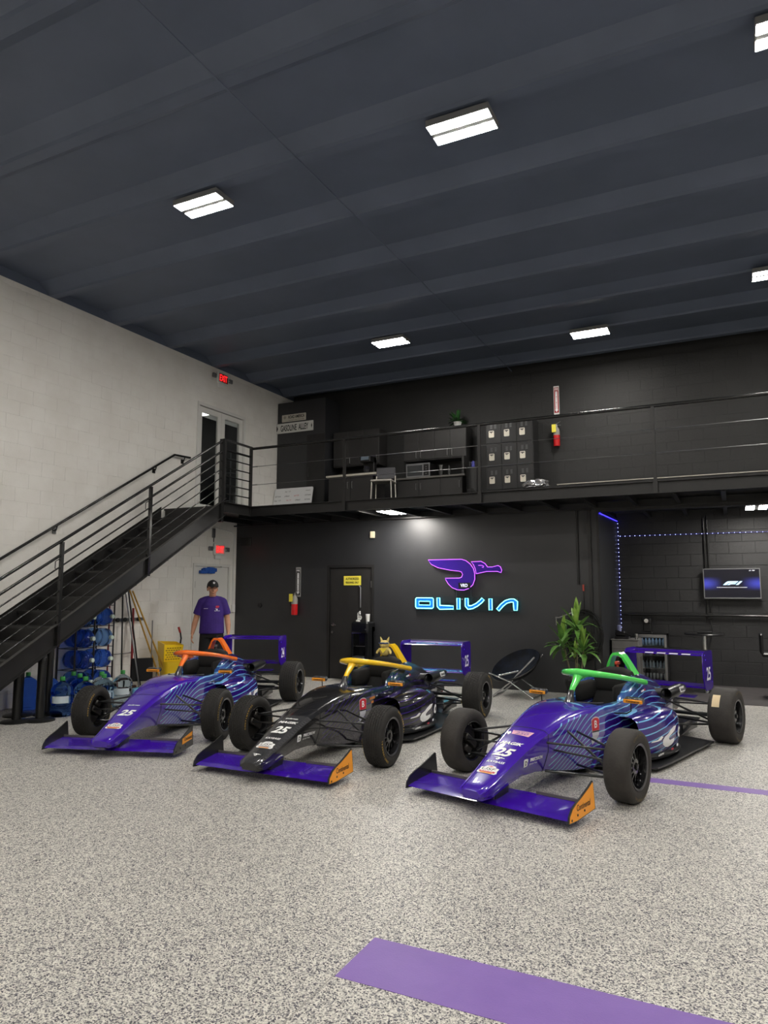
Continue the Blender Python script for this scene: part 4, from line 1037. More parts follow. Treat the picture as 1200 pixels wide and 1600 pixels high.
# side pods
def podsec(y, xi, xo, zb, zt, sgn, n=20, e=3.2):
    cx, cz, a, b = (xi+xo)/2, (zb+zt)/2, (xo-xi)/2, (zt-zb)/2; out = []
    for k in range(n):
        t = 2*pi*k/n
        c, s_ = cos(t), sin(t)
        out.append((sgn*(cx + a*abs(c)**(2/e)*(1 if c > 0 else -1)), y, cz + b*abs(s_)**(2/e)*(1 if s_ > 0 else -1)))
    return out
PT = [(1.02, 0.18, 0.455, 0.075, 0.455), (1.10, 0.17, 0.500, 0.07, 0.470), (1.22, 0.15, 0.545, 0.065, 0.485), (1.40, 0.12, 0.578, 0.062, 0.492), (1.60, 0.10, 0.585, 0.06, 0.490), (1.74, 0.10, 0.575, 0.06, 0.48), (1.84, 0.08, 0.545, 0.06, 0.465), (1.94, 0.06, 0.480, 0.06, 0.445), (2.08, 0.04, 0.40, 0.06, 0.42), (2.3, 0.02, 0.31, 0.06, 0.38), (2.55, 0.01, 0.22, 0.07, 0.32)]
POD = {}
for sgn in (-1, 1):
    q = MB(); n = 20
    S_ = [podsec(*r, sgn) for r in PT]
    q.loft(S_, cap0=False)
    # front face with intake mouth: outer ring of pod -> inner ring of mouth -> duct
    mo = [(sgn*(0.320+0.135*(abs(cos(2*pi*k/n))**0.6)*(1 if cos(2*pi*k/n) > 0 else -1)), 1.03, 0.362+0.084*(abs(sin(2*pi*k/n))**0.6)*(1 if sin(2*pi*k/n) > 0 else -1)) for k in range(n)]
    q.loft([S_[0], mo], cap0=False, cap1=False)
    POD[sgn] = (q, mo)
def make_body(livery_m):
    q = MB(); q.add(BODY.v, BODY.f)
    return q.mesh('bodywork', livery_m, 38)
# tyre + rim
def tyre_prof(r, w, rim, groove=0.0):
    r = r - groove
    return [(rim, -w/2+0.014), (rim+0.012, -w/2+0.004), (rim+0.035, -w/2-0.001), (r-0.045, -w/2-0.002), (r-0.02, -w/2+0.006), (r-0.006, -w/2+0.020), (r, -w/2+0.04), (r, w/2-0.04), (r-0.006, w/2-0.020), (r-0.02, w/2-0.006), (r-0.045, w/2+0.002), (rim+0.035, w/2+0.001), (rim+0.012, w/2-0.004), (rim, w/2-0.014)]
RX = Matrix.Rotation(pi/2, 4, 'Y')      # lathe axis -> +x
slick = noisy('slick_tyre', (56, 53, 50), (47, 44, 42), 0.72, 9.0, 0.25, 70)
tread_m = noisy('treaded_tyre', (42, 40, 38), (32, 31, 30), 0.75, 9.0, 0.2, 90)
rim_m = mat('rim_black', (34, 34, 36), 0.22, 0.5, coat=0.6)
WH = {}
def wheel_meshes(r, w, treaded):
    key = (r, w, treaded)
    if key in WH: return WH[key]
    rim = 0.168
    tm = slick if not treaded else tread_m
    q = MB().lathe(tyre_prof(r, w, rim, 0.006 if treaded else 0), 56, RX)
    q.f = [f for f in q.f if len(f) == 4]; q.m = q.m[:len(q.f)]
    tyre = q.mesh('tyre', tm, 35)
    tread = None
    if treaded:
        b = MB(); cols = 7; nn = 46; cw = (w-0.03)/cols
        for c in range(cols):
            x0 = -w/2+0.015+c*cw+0.004; x1 = x0+cw-0.008
            for k in range(nn):
                a0 = 2*pi*(k+0.5*(c % 2)+0.12*abs(c-3))/nn; a1 = a0+2*pi/nn*0.82
                ed = 0.008 if c in (0, cols-1) else 0
                vs = []
                for rr_, dd in ((r-0.008-ed, 0.0), (r-ed*0.6, 0.0015)):
                    vs += [(x0+dd, rr_*sin(a0), rr_*cos(a0)), (x1-dd, rr_*sin(a0), rr_*cos(a0)), (x1-dd, rr_*sin(a1), rr_*cos(a1)), (x0+dd, rr_*sin(a1), rr_*cos(a1))]
                b.add(vs, [(4,5,6,7),(0,1,5,4),(1,2,6,5),(2,3,7,6),(3,0,4,7)])
        tread = b.mesh('tread_blocks', tm)
    # rim: barrel + lip; outer face at +x
    q = MB()
    barrel = [(rim+0.004, -w/2+0.008), (rim-0.006, -w/2+0.012), (rim-0.016, -w/2+0.04), (rim-0.026, w/2-0.09), (rim-0.018, w/2-0.04), (rim-0.012, w/2-0.010), (rim+0.006, w/2-0.004)]
    q.lathe(barrel, 40, RX); q.f = [f for f in q.f if len(f) == 4]; q.m = q.m[:len(q.f)]
    fx = w/2-0.034
    q.lathe([(0.055, fx-0.03), (0.060, fx-0.004), (0.056, fx), (0.03, fx+0.002), (0.028, fx-0.012), (0, fx-0.012)], 24, RX)
    rimme = q.mesh('rim', rim_m, 40)
    sp = MB()
    for k in range(12):
        a = 2*pi*k/12
        for da, tw_ in ((0.0, 0.011),):
            p0 = Vector((fx-0.006, 0.05*sin(a), 0.05*cos(a))); p1 = Vector((fx-0.022, (rim-0.022)*sin(a), (rim-0.022)*cos(a)))
            sp.bar(p0, p1, 0.012, 0.012, up=(1, 0, 0))
    spoke = sp.mesh('spokes', rim_m)
    lip = MB().lathe([(rim-0.010, w/2-0.008), (rim+0.0045, w/2-0.0015), (rim+0.006, w/2-0.004)], 40, RX); lip.f = [f for f in lip.f if len(f) == 4]; lip.m = lip.m[:len(lip.f)]
    lip = lip.mesh('rim_lip', mat('rim_edge', (104, 104, 106), 0.3, 0.8), 40)
    nut = MB().lathe([(0.024, fx-0.012), (0.024, fx+0.012), (0.016, fx+0.016), (0, fx+0.016)], 6, RX).mesh('wheel_nut', mat('nut_dark', (60, 60, 62), 0.3, 0.8))
    # brake drum / upright seen from the inside
    br = MB().lathe([(0.13, -0.02), (0.13, 0.0), (0.05, 0.0), (0.05, -0.02)], 32, RX).bbox((-0.075, -0.03, -0.09), (-0.02, 0.03, 0.10), 0.01).bbox((-0.07, -0.11, -0.04), (-0.01, -0.05, 0.06), 0.012)
    brake = br.mesh('brake_disc', mat('brake_dark', (64, 62, 60), 0.35, 0.7), 40)
    lt = MB()
    word = 'CONTINENTAL'; rr_ = r-0.036
    for base in (0.0, pi):
        for i, chh in enumerate(word):
            vs, fs, Wd, Hd = text2d(chh, bold=0.02)
            a = base + (i-5)*0.105
            cx_, cz_ = sin(a), cos(a)
            s_ = 0.026
            pts = []
            for u, v in vs:
                rad = rr_+v*s_; tang = u*s_
                pts.append((w/2+0.0035, rad*cx_+tang*cz_, rad*cz_-tang*cx_))
            lt.add(pts, fs)
    lt2 = MB().add([(-(p[0]), -p[1], p[2]) for p in lt.v], lt.f)
    ym_ = yellow_text if treaded else mat('tyre_yellow_worn', (112, 98, 64), 0.8)
    letter = lt.mesh('tyre_lettering', ym_, fix=False); letter2 = lt2.mesh('tyre_lettering', ym_, fix=False)
    WH[key] = (tyre, tread, rimme, spoke, lip, nut, brake, letter, letter2)
    return WH[key]
def add_wheel(car, x, y, r, w, sgn, treaded, spin, label=None):
    ty_, tr_, rm, spk, lip, nut, brk, let, let2 = wheel_meshes(r, w, treaded)
    o = obj('wheel', rm, car, label=label); o.location = (sgn*x, y, r); o.rotation_euler = (spin, 0, 0 if sgn > 0 else pi)
    for nm, me in (('tyre', ty_), ('spokes', spk), ('rim_lip', lip), ('wheel_nut', nut), ('brake_disc', brk)):
        obj(nm, me, o)
    obj('tyre_lettering', let, o, kind='stuff'); (obj('tyre_lettering', let2, o, kind='stuff') if treaded else None)
    if tr_: obj('tread_blocks', tr_, o, kind='stuff')
    return o
def arms(car, w_front=0.66, w_rear=0.60):
    m = carbon_plain
    def A(a, b, r=0.009, flat=1.0, nm='suspension_arm'):
        for s in (-1, 1):
            MB().tube([(s*a[0], a[1], a[2]), (s*b[0], b[1], b[2])], r, 8, flat=flat).build(nm, m, car, 60)
    A((0.16, -0.22, 0.40), (0.66, 0.0, 0.365)); A((0.20, 0.22, 0.44), (0.66, 0.0, 0.365), 0.010)
    A((0.14, -0.18, 0.17), (0.67, -0.01, 0.165), 0.011); A((0.16, 0.34, 0.13), (0.67, 0.0, 0.165), 0.010)
    A((0.19, 0.08, 0.47), (0.62, 0.0, 0.20), 0.010, nm='pushrod'); A((0.16, -0.12, 0.33), (0.66, -0.09, 0.30), 0.008, nm='steering_arm')
    A((0.12, 2.5, 0.40), (0.60, 2.76, 0.39)); A((0.10, 2.92, 0.40), (0.60, 2.80, 0.39))
    A((0.16, 2.35, 0.18), (0.61, 2.76, 0.18), 0.011); A((0.08, 3.0, 0.18), (0.61, 2.80, 0.18), 0.011)
    A((0.20, 2.42, 0.45), (0.58, 2.74, 0.22), 0.011, nm='pushrod'); A((0.10, 2.78, 0.27), (0.62, 2.78, 0.27), 0.022, nm='drive_shaft')
def plate(mb, poly, x0, x1): return mb.prism(poly, lambda u, v, t: (t, u, v), x0, x1)
BIRD = [(-0.5,0.17),(0.02,0.17),(0.10,0.10),(0.13,0.0),(0.10,-0.12),(0.0,-0.2),(-0.12,-0.2),(-0.22,-0.10),(-0.24,-0.03),(-0.05,-0.03),(-0.02,0.02),(-0.06,0.06),(-0.34,0.09)]
BIRDH = [(0.11,0.15),(0.24,0.155),(0.30,0.10),(0.48,0.09),(0.5,0.03),(0.30,0.035),(0.14,0.0)]
def sc(p, k, kx=None): return [(a*(kx or k), b*k) for a, b in p]

def make_car(idx, label, pose, livery_m, halo_c, number, treaded, nose_marks, body_c):
    x, y, th = pose
    car = thing('race_car', label, 'race car', (x, y, 0), -th)
    halo_m = mat('halo_paint_%d' % idx, halo_c, 0.25, coat=0.7)
    body_me = make_body(livery_m); body = obj('bodywork', body_me, car)
    bv = bvh_of(body_me)
    pods = {}
    for sgn in (-1, 1):
        q, mo = POD[sgn]
        pm = MB().add(q.v, q.f).mesh('side_pod', livery_m, 40); po = obj('side_pod', pm, car); pods[sgn] = bvh_of(pm)
        cx_, cz_ = sum(p[0] for p in mo)/len(mo), sum(p[2] for p in mo)/len(mo)
        MB().loft([mo, [(cx_+(p[0]-cx_)*0.93, 1.5, cz_+(p[2]-cz_)*0.93) for p in mo]], cap0=False, cap1=True).build('intake_duct', matte_black, po, 40)
        # lower black skirt of the pod
        MB().loft([podsec(r[0]-0.004, r[1]-0.01, r[2]+0.006, r[3]-0.01, r[3]+0.075, sgn, 14) for r in PT]).build('lower_skirt', carbon_plain, po, 40)
    # floor
    fl = [(0.16, 0.74), (0.24, 0.78), (0.50, 0.92), (0.62, 1.0), (0.645, 1.3), (0.655, 1.9), (0.675, 2.5), (0.50, 2.56), (0.30, 2.60), (0.28, 3.05)]
    pl = fl + [(-a, b) for a, b in fl[::-1]]
    MB().prism(pl, lambda u, v, t: (u, v, t), 0.035, 0.052).build('floor_panel', carbon_plain, car)
    MB().bbox((-0.16, 0.55, 0.028), (0.16, 2.5, 0.06), 0.006).build('plank', matte_black, car)
    # cockpit
    ck = MB().bbox((-0.19, 0.95, 0.14), (0.19, 1.55, 0.17), 0.01)
    ck.add([(-0.18, 1.15, 0.16), (0.18, 1.15, 0.16), (0.16, 1.58, 0.66), (-0.16, 1.58, 0.66), (-0.18, 1.2, 0.13), (0.18, 1.2, 0.13), (0.16, 1.62, 0.64), (-0.16, 1.62, 0.64)], [(0,1,2,3),(7,6,5,4),(0,4,5,1),(1,5,6,2),(2,6,7,3),(3,7,4,0)])
    ck.build('seat', matte_black, car)
    hrm = mat('headrest_foam', (26, 25, 24), 0.85)
    hq = MB().loft([[(-0.19, 1.585+dy, 0.60+dz0), (0.19, 1.585+dy, 0.60+dz0), (0.17, 1.60+dy, 0.795-dz1), (0.08, 1.61+dy, 0.83-dz1), (-0.08, 1.61+dy, 0.83-dz1), (-0.17, 1.60+dy, 0.795-dz1)] for dy, dz0, dz1 in ((-0.07, 0.03, 0.03), (-0.05, 0, 0.005), (0.06, 0, 0.0), (0.10, 0.02, 0.03))])
    hq.build('headrest', hrm, car, 50)
    for s in (-1, 1):
        MB().bbox((min(s*0.16, s*0.225), 1.14, 0.52), (max(s*0.16, s*0.225), 1.56, 0.71), 0.025).build('head_pad', hrm, car, 50)
    ws = MB().tube([(0.0, 0.86, 0.40), (0.0, 0.93, 0.45)], 0.02, 8)
    ws.bbox((-0.13, 0.93, 0.40), (0.13, 0.96, 0.52), 0.012).tube([(-0.13, 0.95, 0.52), (-0.14, 0.95, 0.46), (-0.12, 0.95, 0.38)], 0.016, 8).tube([(0.13, 0.95, 0.52), (0.14, 0.95, 0.46), (0.12, 0.95, 0.38)], 0.016, 8)
    ws.build('steering_wheel', plastic_black, car, 50)
    MB().tube([(0.222*cos(a), 0.80+0.17*sin(a), 0.594-0.008*sin(a)) for a in [pi*(1.0+k/12) for k in range(13)]], 0.007, 6).build('cockpit_lip', mat('lip_grey', (60,60,62), 0.4), car, 60)
    # halo
    Rr = []
    for k in range(25):
        a = -pi/2 + pi*(k-12)/12 if False else pi*(k/24)
        # U shape: from right rear round the front to left rear
    side = [(0.300, 1.62, 0.705), (0.292, 1.45, 0.735), (0.280, 1.28, 0.766), (0.266, 1.12, 0.794), (0.240, 1.0, 0.814), (0.195, 0.90, 0.830), (0.13, 0.825, 0.842), (0.065, 0.785, 0.849)]
    hp_ = side + [(0.0, 0.770, 0.852)] + [(-a, b, c) for a, b, c in side[::-1]]
    rad = [0.034, 0.032, 0.030, 0.030, 0.031, 0.033, 0.036, 0.039, 0.042, 0.039, 0.036, 0.033, 0.031, 0.030, 0.030, 0.032, 0.034]
    ho = MB().tube(hp_, rad, 14, flat=0.85)
    ho.build('halo', halo_m, car, 60)
    hc = [q for q in kids_fast(car) if q.name.startswith('halo')][-1]
    MB().tube([(0, 0.785, 0.848), (0, 0.765, 0.815), (0, 0.72, 0.775), (0, 0.665, 0.735), (0, 0.625, 0.695), (0, 0.61, 0.665)], [0.048, 0.042, 0.033, 0.028, 0.025, 0.026], 12, flat=0.85).build('halo_pillar', halo_m, hc, 60)
    for s in (-1, 1): MB().loft([[(0, 0.775, 0.862), (s*0.15, 0.838, 0.846), (s*0.09, 0.81, 0.822), (0, 0.755, 0.775)], [(0, 0.80, 0.860), (s*0.155, 0.855, 0.843), (s*0.09, 0.83, 0.822), (0, 0.775, 0.775)]]).build('halo_gusset', halo_m, hc, 40)
    MB().loft([[(0.04*c_*k1, 0.545+dy+0.05*s_*k1, z) for c_, s_ in [(cos(2*pi*i/12), sin(2*pi*i/12)) for i in range(12)]] for z, k1, dy in ((0.585, 1.5, 0.01), (0.612, 1.15, 0.025), (0.665, 0.72, 0.055), (0.71, 0.60, 0.082))]).build('pillar_boot', carbon_weave, hc, 50)
    # roll hoop
    rb = MB(); wv = 0.056
    hoop = [(-0.138, 1.80, 0.755), (-0.098, 1.76, 0.85), (-0.058, 1.735, 0.93), (-0.030, 1.725, 0.957), (0.030, 1.725, 0.957), (0.058, 1.735, 0.93), (0.098, 1.76, 0.85), (0.138, 1.80, 0.755)]
    vs = []
    for i, (a, b, c) in enumerate(hoop):
        k = 1.0 if 1 < i < 6 else (1.0 if i in (1, 6) else 1.3)
        nx, nz = (a*0.9, c-0.80); L_ = hypot(nx, nz); nx, nz = nx/L_*0.014, nz/L_*0.014
        vs.append([(a-nx, b-wv*k, c-nz), (a+nx, b-wv*k, c+nz), (a+nx, b+wv*k*1.25, c+nz), (a-nx, b+wv*k*1.25, c-nz)])
    rb.loft(vs); rb.build('roll_hoop', halo_m, car, 40)
    for s in (-1, 1):
        for kk in range(3): MB().lathe([(0.008, 0), (0.008, 0.004), (0, 0.004)], 8, Matrix.Translation((s*(0.118-0.014*kk), 1.80-0.03*(kk % 2), 0.785+0.03*kk)) @ Matrix.Rotation(s*pi/2, 4, 'Y')).build('rivet', decal_black, car)
    # on-board camera pod on the hoop
    MB().tube([(0, 1.70, 0.80), (0, 1.70, 0.875)], 0.014, 8).bbox((-0.018, 1.66, 0.85), (0.018, 1.74, 0.885), 0.008).build('camera_mount', mat('mount_red', (196, 70, 50), 0.4) if idx == 3 else alu_grey, car)
    # flower-like patch behind the hoop
    if idx != 1:
        for k in range(7):
            a = k*2.4; rr_ = 0.006*sqrt(k)*3
            flatmesh('flower_decal', *poly2d(circle(0.017, 8)), [decal_pink, decal_red, decal_white][k % 3], (0.10, 1.93, 0.76), (0, 1, 0), (-0.6, 0, 0.8), (0.055*cos(a)*(0.4+k/7), 0.035*sin(a)*(0.4+k/7)), bvh=bv, lift=0.004, parent=car)
    # engine-side duct on both flanks
    for s in (-1, 1):
        dk = MB().tube([(s*0.335, 2.12, 0.54), (s*0.335, 2.2, 0.54), (s*0.335, 2.42, 0.545), (s*0.33, 2.58, 0.548), (s*0.325, 2.70, 0.55), (s*0.322, 2.76, 0.55)], [0.058, 0.062, 0.064, 0.055, 0.034, 0.012], 16, cap=False)
        do = dk.build('side_duct', carbon_plain, car, 60)
        MB().tube([(s*0.335, 2.12, 0.54), (s*0.335, 2.13, 0.54), (s*0.335, 2.36, 0.545)], [0.057, 0.046, 0.040], 16, cap=False).lathe([(0.0, 0.0), (0.041, 0.0), (0.0, 0.001)], 14, Matrix.Translation((s*0.335, 2.35, 0.545)) @ Matrix.Rotation(pi/2, 4, 'X')).build('duct_mouth', matte_black, do, 60)
        MB().tube([(s*0.21, 2.16, 0.54), (s*0.30, 2.18, 0.54)], 0.05, 12).build('duct_elbow', plastic_black, do, 60)
    if idx != 1:
        vs, fs = poly2d(rrect(0.15, 0.055, 0.008)); flatmesh('duct_patch', vs, fs, decal_white, (0.40, 2.42, 0.565), (0, 1, 0.02), (-0.3, 0, 1), lift=0.003, parent=car)
        vs, fs = text_fit('bmd', 0.11, 0.035, bold=0.04); flatmesh('lettering', vs, fs, decal_black, (0.404, 2.42, 0.566), (0, 1, 0.02), (-0.3, 0, 1), lift=0.004, parent=car)
    # mirrors
    for s in (-1, 1):
        mi = MB().bbox((s*0.47-0.085, 0.86, 0.605), (s*0.47+0.085, 0.93, 0.655), 0.014).build('mirror', carbon_weave, car, 40)
        MB().bbox((s*0.47-0.086, 0.853, 0.606), (s*0.47+0.086, 0.862, 0.638), 0.004).build('orange_band', orange, mi)
        vs, fs = text_fit('Continental', 0.12, 0.018, bold=0.03)
        flatmesh('lettering', vs, fs, decal_black, (s*0.47, 0.852, 0.622), (1, 0, 0), (0, 0, 1), lift=0.0012, parent=mi)
        MB().tube([(s*0.44, 0.89, 0.606), (s*0.44, 0.89, 0.535), (s*0.40, 0.89, 0.508), (s*0.265, 0.89, 0.497)], 0.006, 6).build('mirror_stem', plastic_black, mi, 60)
    # wheels and suspension
    sp = [0.1, 0.45, 0.9, 0.3]
    add_wheel(car, 0.745, 0.0, 0.272, 0.195, 1, treaded, sp[0]+idx); add_wheel(car, 0.745, 0.0, 0.272, 0.195, -1, treaded, -1.1 if treaded else 2.2)
    rw1 = add_wheel(car, 0.735, 2.78, 0.285, 0.250, 1, treaded, sp[2]+idx*0.7); add_wheel(car, 0.735, 2.78, 0.285, 0.250, -1, treaded, sp[3])
    if idx == 3:
        q = MB(); vs = []
        for i in range(6):
            a = -0.32 - 0.10*i
            for xx in (0.66, 0.735): vs.append((xx, 2.78+0.2875*sin(a-0.35), 0.285+0.2875*cos(a-0.35)))
        q.add(vs, [(2*i, 2*i+1, 2*i+3, 2*i+2) for i in range(5)]); q.build('tyre_label', mat('label_tan', (222, 200, 160), 0.5), car)
        vs, fs = text_fit('1425 R', 0.05, 0.02, bold=0.02)
    arms(car)
    # rear end
    MB().bbox((-0.10, 2.5, 0.12), (0.10, 3.05, 0.38), 0.03).bbox((-0.14, 2.3, 0.10), (0.14, 2.6, 0.4), 0.03).build('gearbox', plastic_black, car)
    MB().bbox((-0.05, 3.05, 0.22), (0.05, 3.42, 0.32), 0.015).build('crash_structure', carbon_plain, car)
    MB().box((-0.02, 3.38, 0.2), (0.02, 3.43, 0.3)).build('rain_light', mat('rain_light_red', (120, 20, 20), 0.2), car)
    # diffuser
    df = MB()
    for s in (-0.30, -0.12, 0.12, 0.30): df.box((s-0.004, 2.7, 0.05), (s+0.004, 3.2, 0.16))
    df.loft([[(-0.32, 2.6, 0.05), (0.32, 2.6, 0.05), (0.32, 2.6, 0.056), (-0.32, 2.6, 0.056)], [(-0.34, 3.2, 0.155), (0.34, 3.2, 0.155), (0.34, 3.2, 0.162), (-0.34, 3.2, 0.162)]])
    df.build('diffuser', carbon_plain, car)
    # rear wing
    rwm = purple_plain
    def foil(x0, x1, y0, y1, z0, z1, t=0.022):
        n = 8; secs_ = []
        for xx in (x0, x1):
            up = []; lo = []
            for k in range(n+1):
                s_ = k/n; th_ = t*2.4*(0.3*sqrt(s_)-0.13*s_-0.17*s_*s_)*1.6
                cy = y0+(y1-y0)*s_; cz = z0+(z1-z0)*(s_**1.5)
                up.append((xx, cy, cz+th_)); lo.append((xx, cy, cz-th_*0.5))
            secs_.append(up + lo[::-1][1:-1] if False else up + lo[-2:0:-1])
        return MB().loft(secs_)
    rw = foil(-0.44, 0.44, 3.06, 3.28, 0.865, 0.882, 0.030).build('rear_wing', rwm, car, 50)
    foil(-0.44, 0.44, 3.27, 3.37, 0.872, 0.902, 0.014).build('upper_flap', rwm, rw, 50)
    MB().box((-0.44, 3.365, 0.898), (0.44, 3.371, 0.915)).build('gurney', carbon_plain if idx != 2 else steel, rw)
    foil(-0.44, 0.44, 3.10, 3.32, 0.500, 0.530, 0.026).build('lower_wing', rwm, rw, 50)
    foil(-0.34, 0.34, 3.02, 3.16, 0.40, 0.415, 0.018).build('beam_wing', rwm, rw, 50)
    ep = [(3.045, 0.90), (3.02, 0.86), (3.03, 0.62), (3.075, 0.52), (3.12, 0.475), (3.30, 0.478), (3.375, 0.50), (3.385, 0.62), (3.385, 0.885), (3.35, 0.915), (3.10, 0.915)]
    for s in (-1, 1):
        a, b = sorted((s*0.440, s*0.450)); eo = plate(MB(), ep, a, b).build('rear_endplate', rwm, rw)
        for yy, zz in ((3.09, 0.875), (3.12, 0.82), (3.34, 0.56)):
            MB().lathe([(0.008, 0), (0.008, 0.002), (0, 0.002)], 8, Matrix.Translation((s*0.4505, yy, zz)) @ Matrix.Rotation(s*pi/2, 4, 'Y')).build('bolt', mat('bolt_purple', (92, 56, 190), 0.3, 0.5), eo)
        vs, fs = text_fit(number[1], 0.15, 0.15, bold=0.02)
        flatmesh('race_number', vs, fs, decal_white, (s*0.4505, 3.215, 0.66), (0, s, 0), (0, 0, 1), lift=0.001, parent=eo)
        MB().loft([[(s*0.04, 2.95, 0.25), (s*0.05, 2.95, 0.25), (s*0.05, 3.1, 0.25), (s*0.04, 3.1, 0.25)], [(s*0.04, 3.12, 0.51), (s*0.05, 3.12, 0.51), (s*0.05, 3.24, 0.51), (s*0.04, 3.24, 0.51)]]).build('wing_pylon', carbon_plain, rw)
    if idx == 3:
        for k in range(4):
            flatmesh('wing_lettering', *poly2d([(-0.05, -0.006), (0.05, -0.006), (0.055, 0.006), (-0.045, 0.006)]), decal_white, (-0.17+0.14*k, 3.075, 0.875), (1, 0, 0), (0, 0.55, 0.83), lift=0.002, parent=rw)
    # front wing
    fw = foil(-0.685, 0.685, -0.905, -0.585, 0.058, 0.104, 0.030).build('front_wing', purple_plain, car, 50)
    for s in (-1, 1):
        a, b = sorted((s*0.16, s*0.68))
        a, b = sorted((s*0.28, s*0.68))
        MB().box((a, -0.596, 0.104), (b, -0.584, 0.124)).build('gurney', mat('gurney_grey', (112, 108, 104), 0.35, 0.5), fw)
        a, b = sorted((s*0.072, s*0.082))
        plate(MB(), [(-0.84, 0.08), (-0.66, 0.09), (-0.64, 0.18), (-0.82, 0.15)], a, b).build('wing_pylon', carbon_plain, fw)
        epp = [(-0.925, 0.045), (-0.915, 0.09), (-0.87, 0.135), (-0.80, 0.163), (-0.72, 0.185), (-0.60, 0.228), (-0.535, 0.255), (-0.525, 0.245), (-0.505, 0.11), (-0.50, 0.055), (-0.80, 0.038)]
        a, b = sorted((s*0.686, s*0.697)); eo = plate(MB(), epp, a, b).build('front_endplate', carbon_plain, fw)
        if idx == 1:
            vs, fs = poly2d([(-0.11, -0.035), (0.11, -0.02), (0.115, 0.055), (-0.11, 0.02)])
        else:
            vs, fs = poly2d([(u*0.97+0.71-0.02, v-0.135) for u, v in epp]) if False else poly2d([(a_+0.715, (b_-0.14)) for a_, b_ in [(-0.915, 0.05), (-0.905, 0.09), (-0.862, 0.13), (-0.80, 0.156), (-0.72, 0.178), (-0.60, 0.220), (-0.54, 0.246), (-0.532, 0.238), (-0.514, 0.11), (-0.508, 0.06), (-0.80, 0.044)]])
        vs = [(u*s, v) for u, v in vs]
        if s < 0: fs = [f[::-1] for f in fs]
        if s > 0 or idx == 9:
            flatmesh('sponsor_panel', vs, fs, orange, (s*0.6975, -0.715 if idx != 1 else -0.645, 0.14), (0, s, 0), (0, 0, 1), lift=0.001, parent=eo)
            vs, fs = text_fit('Continental', 0.215 if idx != 1 else 0.17, 0.042 if idx != 1 else 0.034, bold=0.012)
            flatmesh('lettering', vs, fs, decal_black, (s*0.6975, -0.715 if idx != 1 else -0.645, 0.125 if idx != 1 else 0.147), (0, s, 0.0), (0, -0.0, 1), lift=0.0025, parent=eo, off=(0.02, 0.0))
            for yy, zz in ((-0.88, 0.062), (-0.79, 0.078), (-0.68, 0.085)):
                MB().lathe([(0.0085, 0), (0.0085, 0.003), (0, 0.003)], 8, Matrix.Translation((s*0.6985, yy, zz)) @ Matrix.Rotation(s*pi/2, 4, 'Y')).build('bolt', decal_black, eo)
    # marks on the nose
    nose_u = Vector((0, 0.40, 0.165)).normalized()
    def nose(v2, fs, m, yc, zc, nm='lettering', off=(0, 0), sub=0.05, lift=0.003):
        return flatmesh(nm, v2, fs, m, (0, yc, zc), (1, 0, 0), nose_u, off, bvh=bv, lift=lift, sub=sub, parent=car)
    vs, fs = text_fit(number[0], 0.165, 0.108, bold=0.04, shear=0.25); nose(vs, fs, decal_white, -0.575, 0.36, 'race_number')
    def badge(yc, zc, s=1.0, grey=False):
        sh = [(-0.085, -0.03), (-0.07, -0.045), (0.07, -0.045), (0.085, -0.03), (0.075, 0.0), (0.078, 0.03), (0.05, 0.035), (0.035, 0.052), (0, 0.058), (-0.035, 0.052), (-0.05, 0.035), (-0.078, 0.03), (-0.075, 0.0)]
        nose(*poly2d(sc(sh, s)), decal_white, yc, zc, 'series_badge')
        vs, fs = text_fit('USF', 0.12*s, 0.032*s, shear=0.2); nose(vs, fs, decal_black, yc, zc, off=(0, 0.012*s), lift=0.0045)
        nose(*poly2d([(-0.07*s, -0.014*s), (-0.065*s, -0.032*s), (0.065*s, -0.032*s), (0.07*s, -0.014*s)]), decal_red if not grey else decal_grey, yc, zc, 'badge_band', lift=0.0045)
        vs, fs = text_fit('JUNIORS', 0.10*s, 0.010*s, bold=0.03); nose(vs, fs, decal_white if not grey else decal_black, yc, zc, off=(0, -0.023*s), lift=0.006)
        nose(*poly2d([(-0.05*s, -0.033*s), (-0.05*s, -0.043*s), (0.05*s, -0.043*s), (0.05*s, -0.033*s)]), orange, yc, zc, 'badge_foot', lift=0.0045)
        nose(*poly2d([(-0.03*s, 0.04*s), (0.03*s, 0.04*s), (0.0, 0.052*s)]), decal_red if not grey else decal_grey, yc, zc, 'badge_peak', lift=0.0045)
    def bird(yc, zc, s):
        nose(*poly2d(sc(BIRD, s)), decal_white, yc, zc, 'bird_emblem', sub=0); nose(*poly2d(sc(BIRDH, s)), decal_white, yc, zc, 'bird_emblem', sub=0)
    for kind, yc, zc, a, b in nose_marks:
        if kind == 'badge': badge(yc, zc, a)
        elif kind == 'gbadge': badge(yc, zc, a, True)
        elif kind == 'bird': bird(yc, zc, a)
        elif kind == 'torn':
            nose(*poly2d([(-0.09, 0.03), (0.10, 0.03), (0.085, -0.045), (-0.075, -0.03)]), decal_pink, yc, zc, 'torn_sticker')
            vs, fs = text_fit('250', 0.12, 0.035, bold=0.02, shear=0.2); nose(vs, fs, mat('faded_purple', (150, 110, 170), 0.4), yc, zc, off=(0.01, -0.012), lift=0.0045)
            vs, fs = text_fit('ANDERSEN', 0.15, 0.016, bold=0.02); nose(vs, fs, mat('faded_purple'), yc, zc, off=(0, 0.016), lift=0.0045)
            nose(*poly2d([(-0.135,-0.005),(-0.10,0.012),(-0.085,-0.02),(-0.10,-0.045),(-0.115,-0.03)]), decal_white, yc, zc, 'sticker_scrap')
        else:
            vs, fs = text_fit(kind, a, b, bold=0.035 if kind == 'MAGIK' else 0.02, shear=0.25); nose(vs, fs, decal_white, yc, zc)
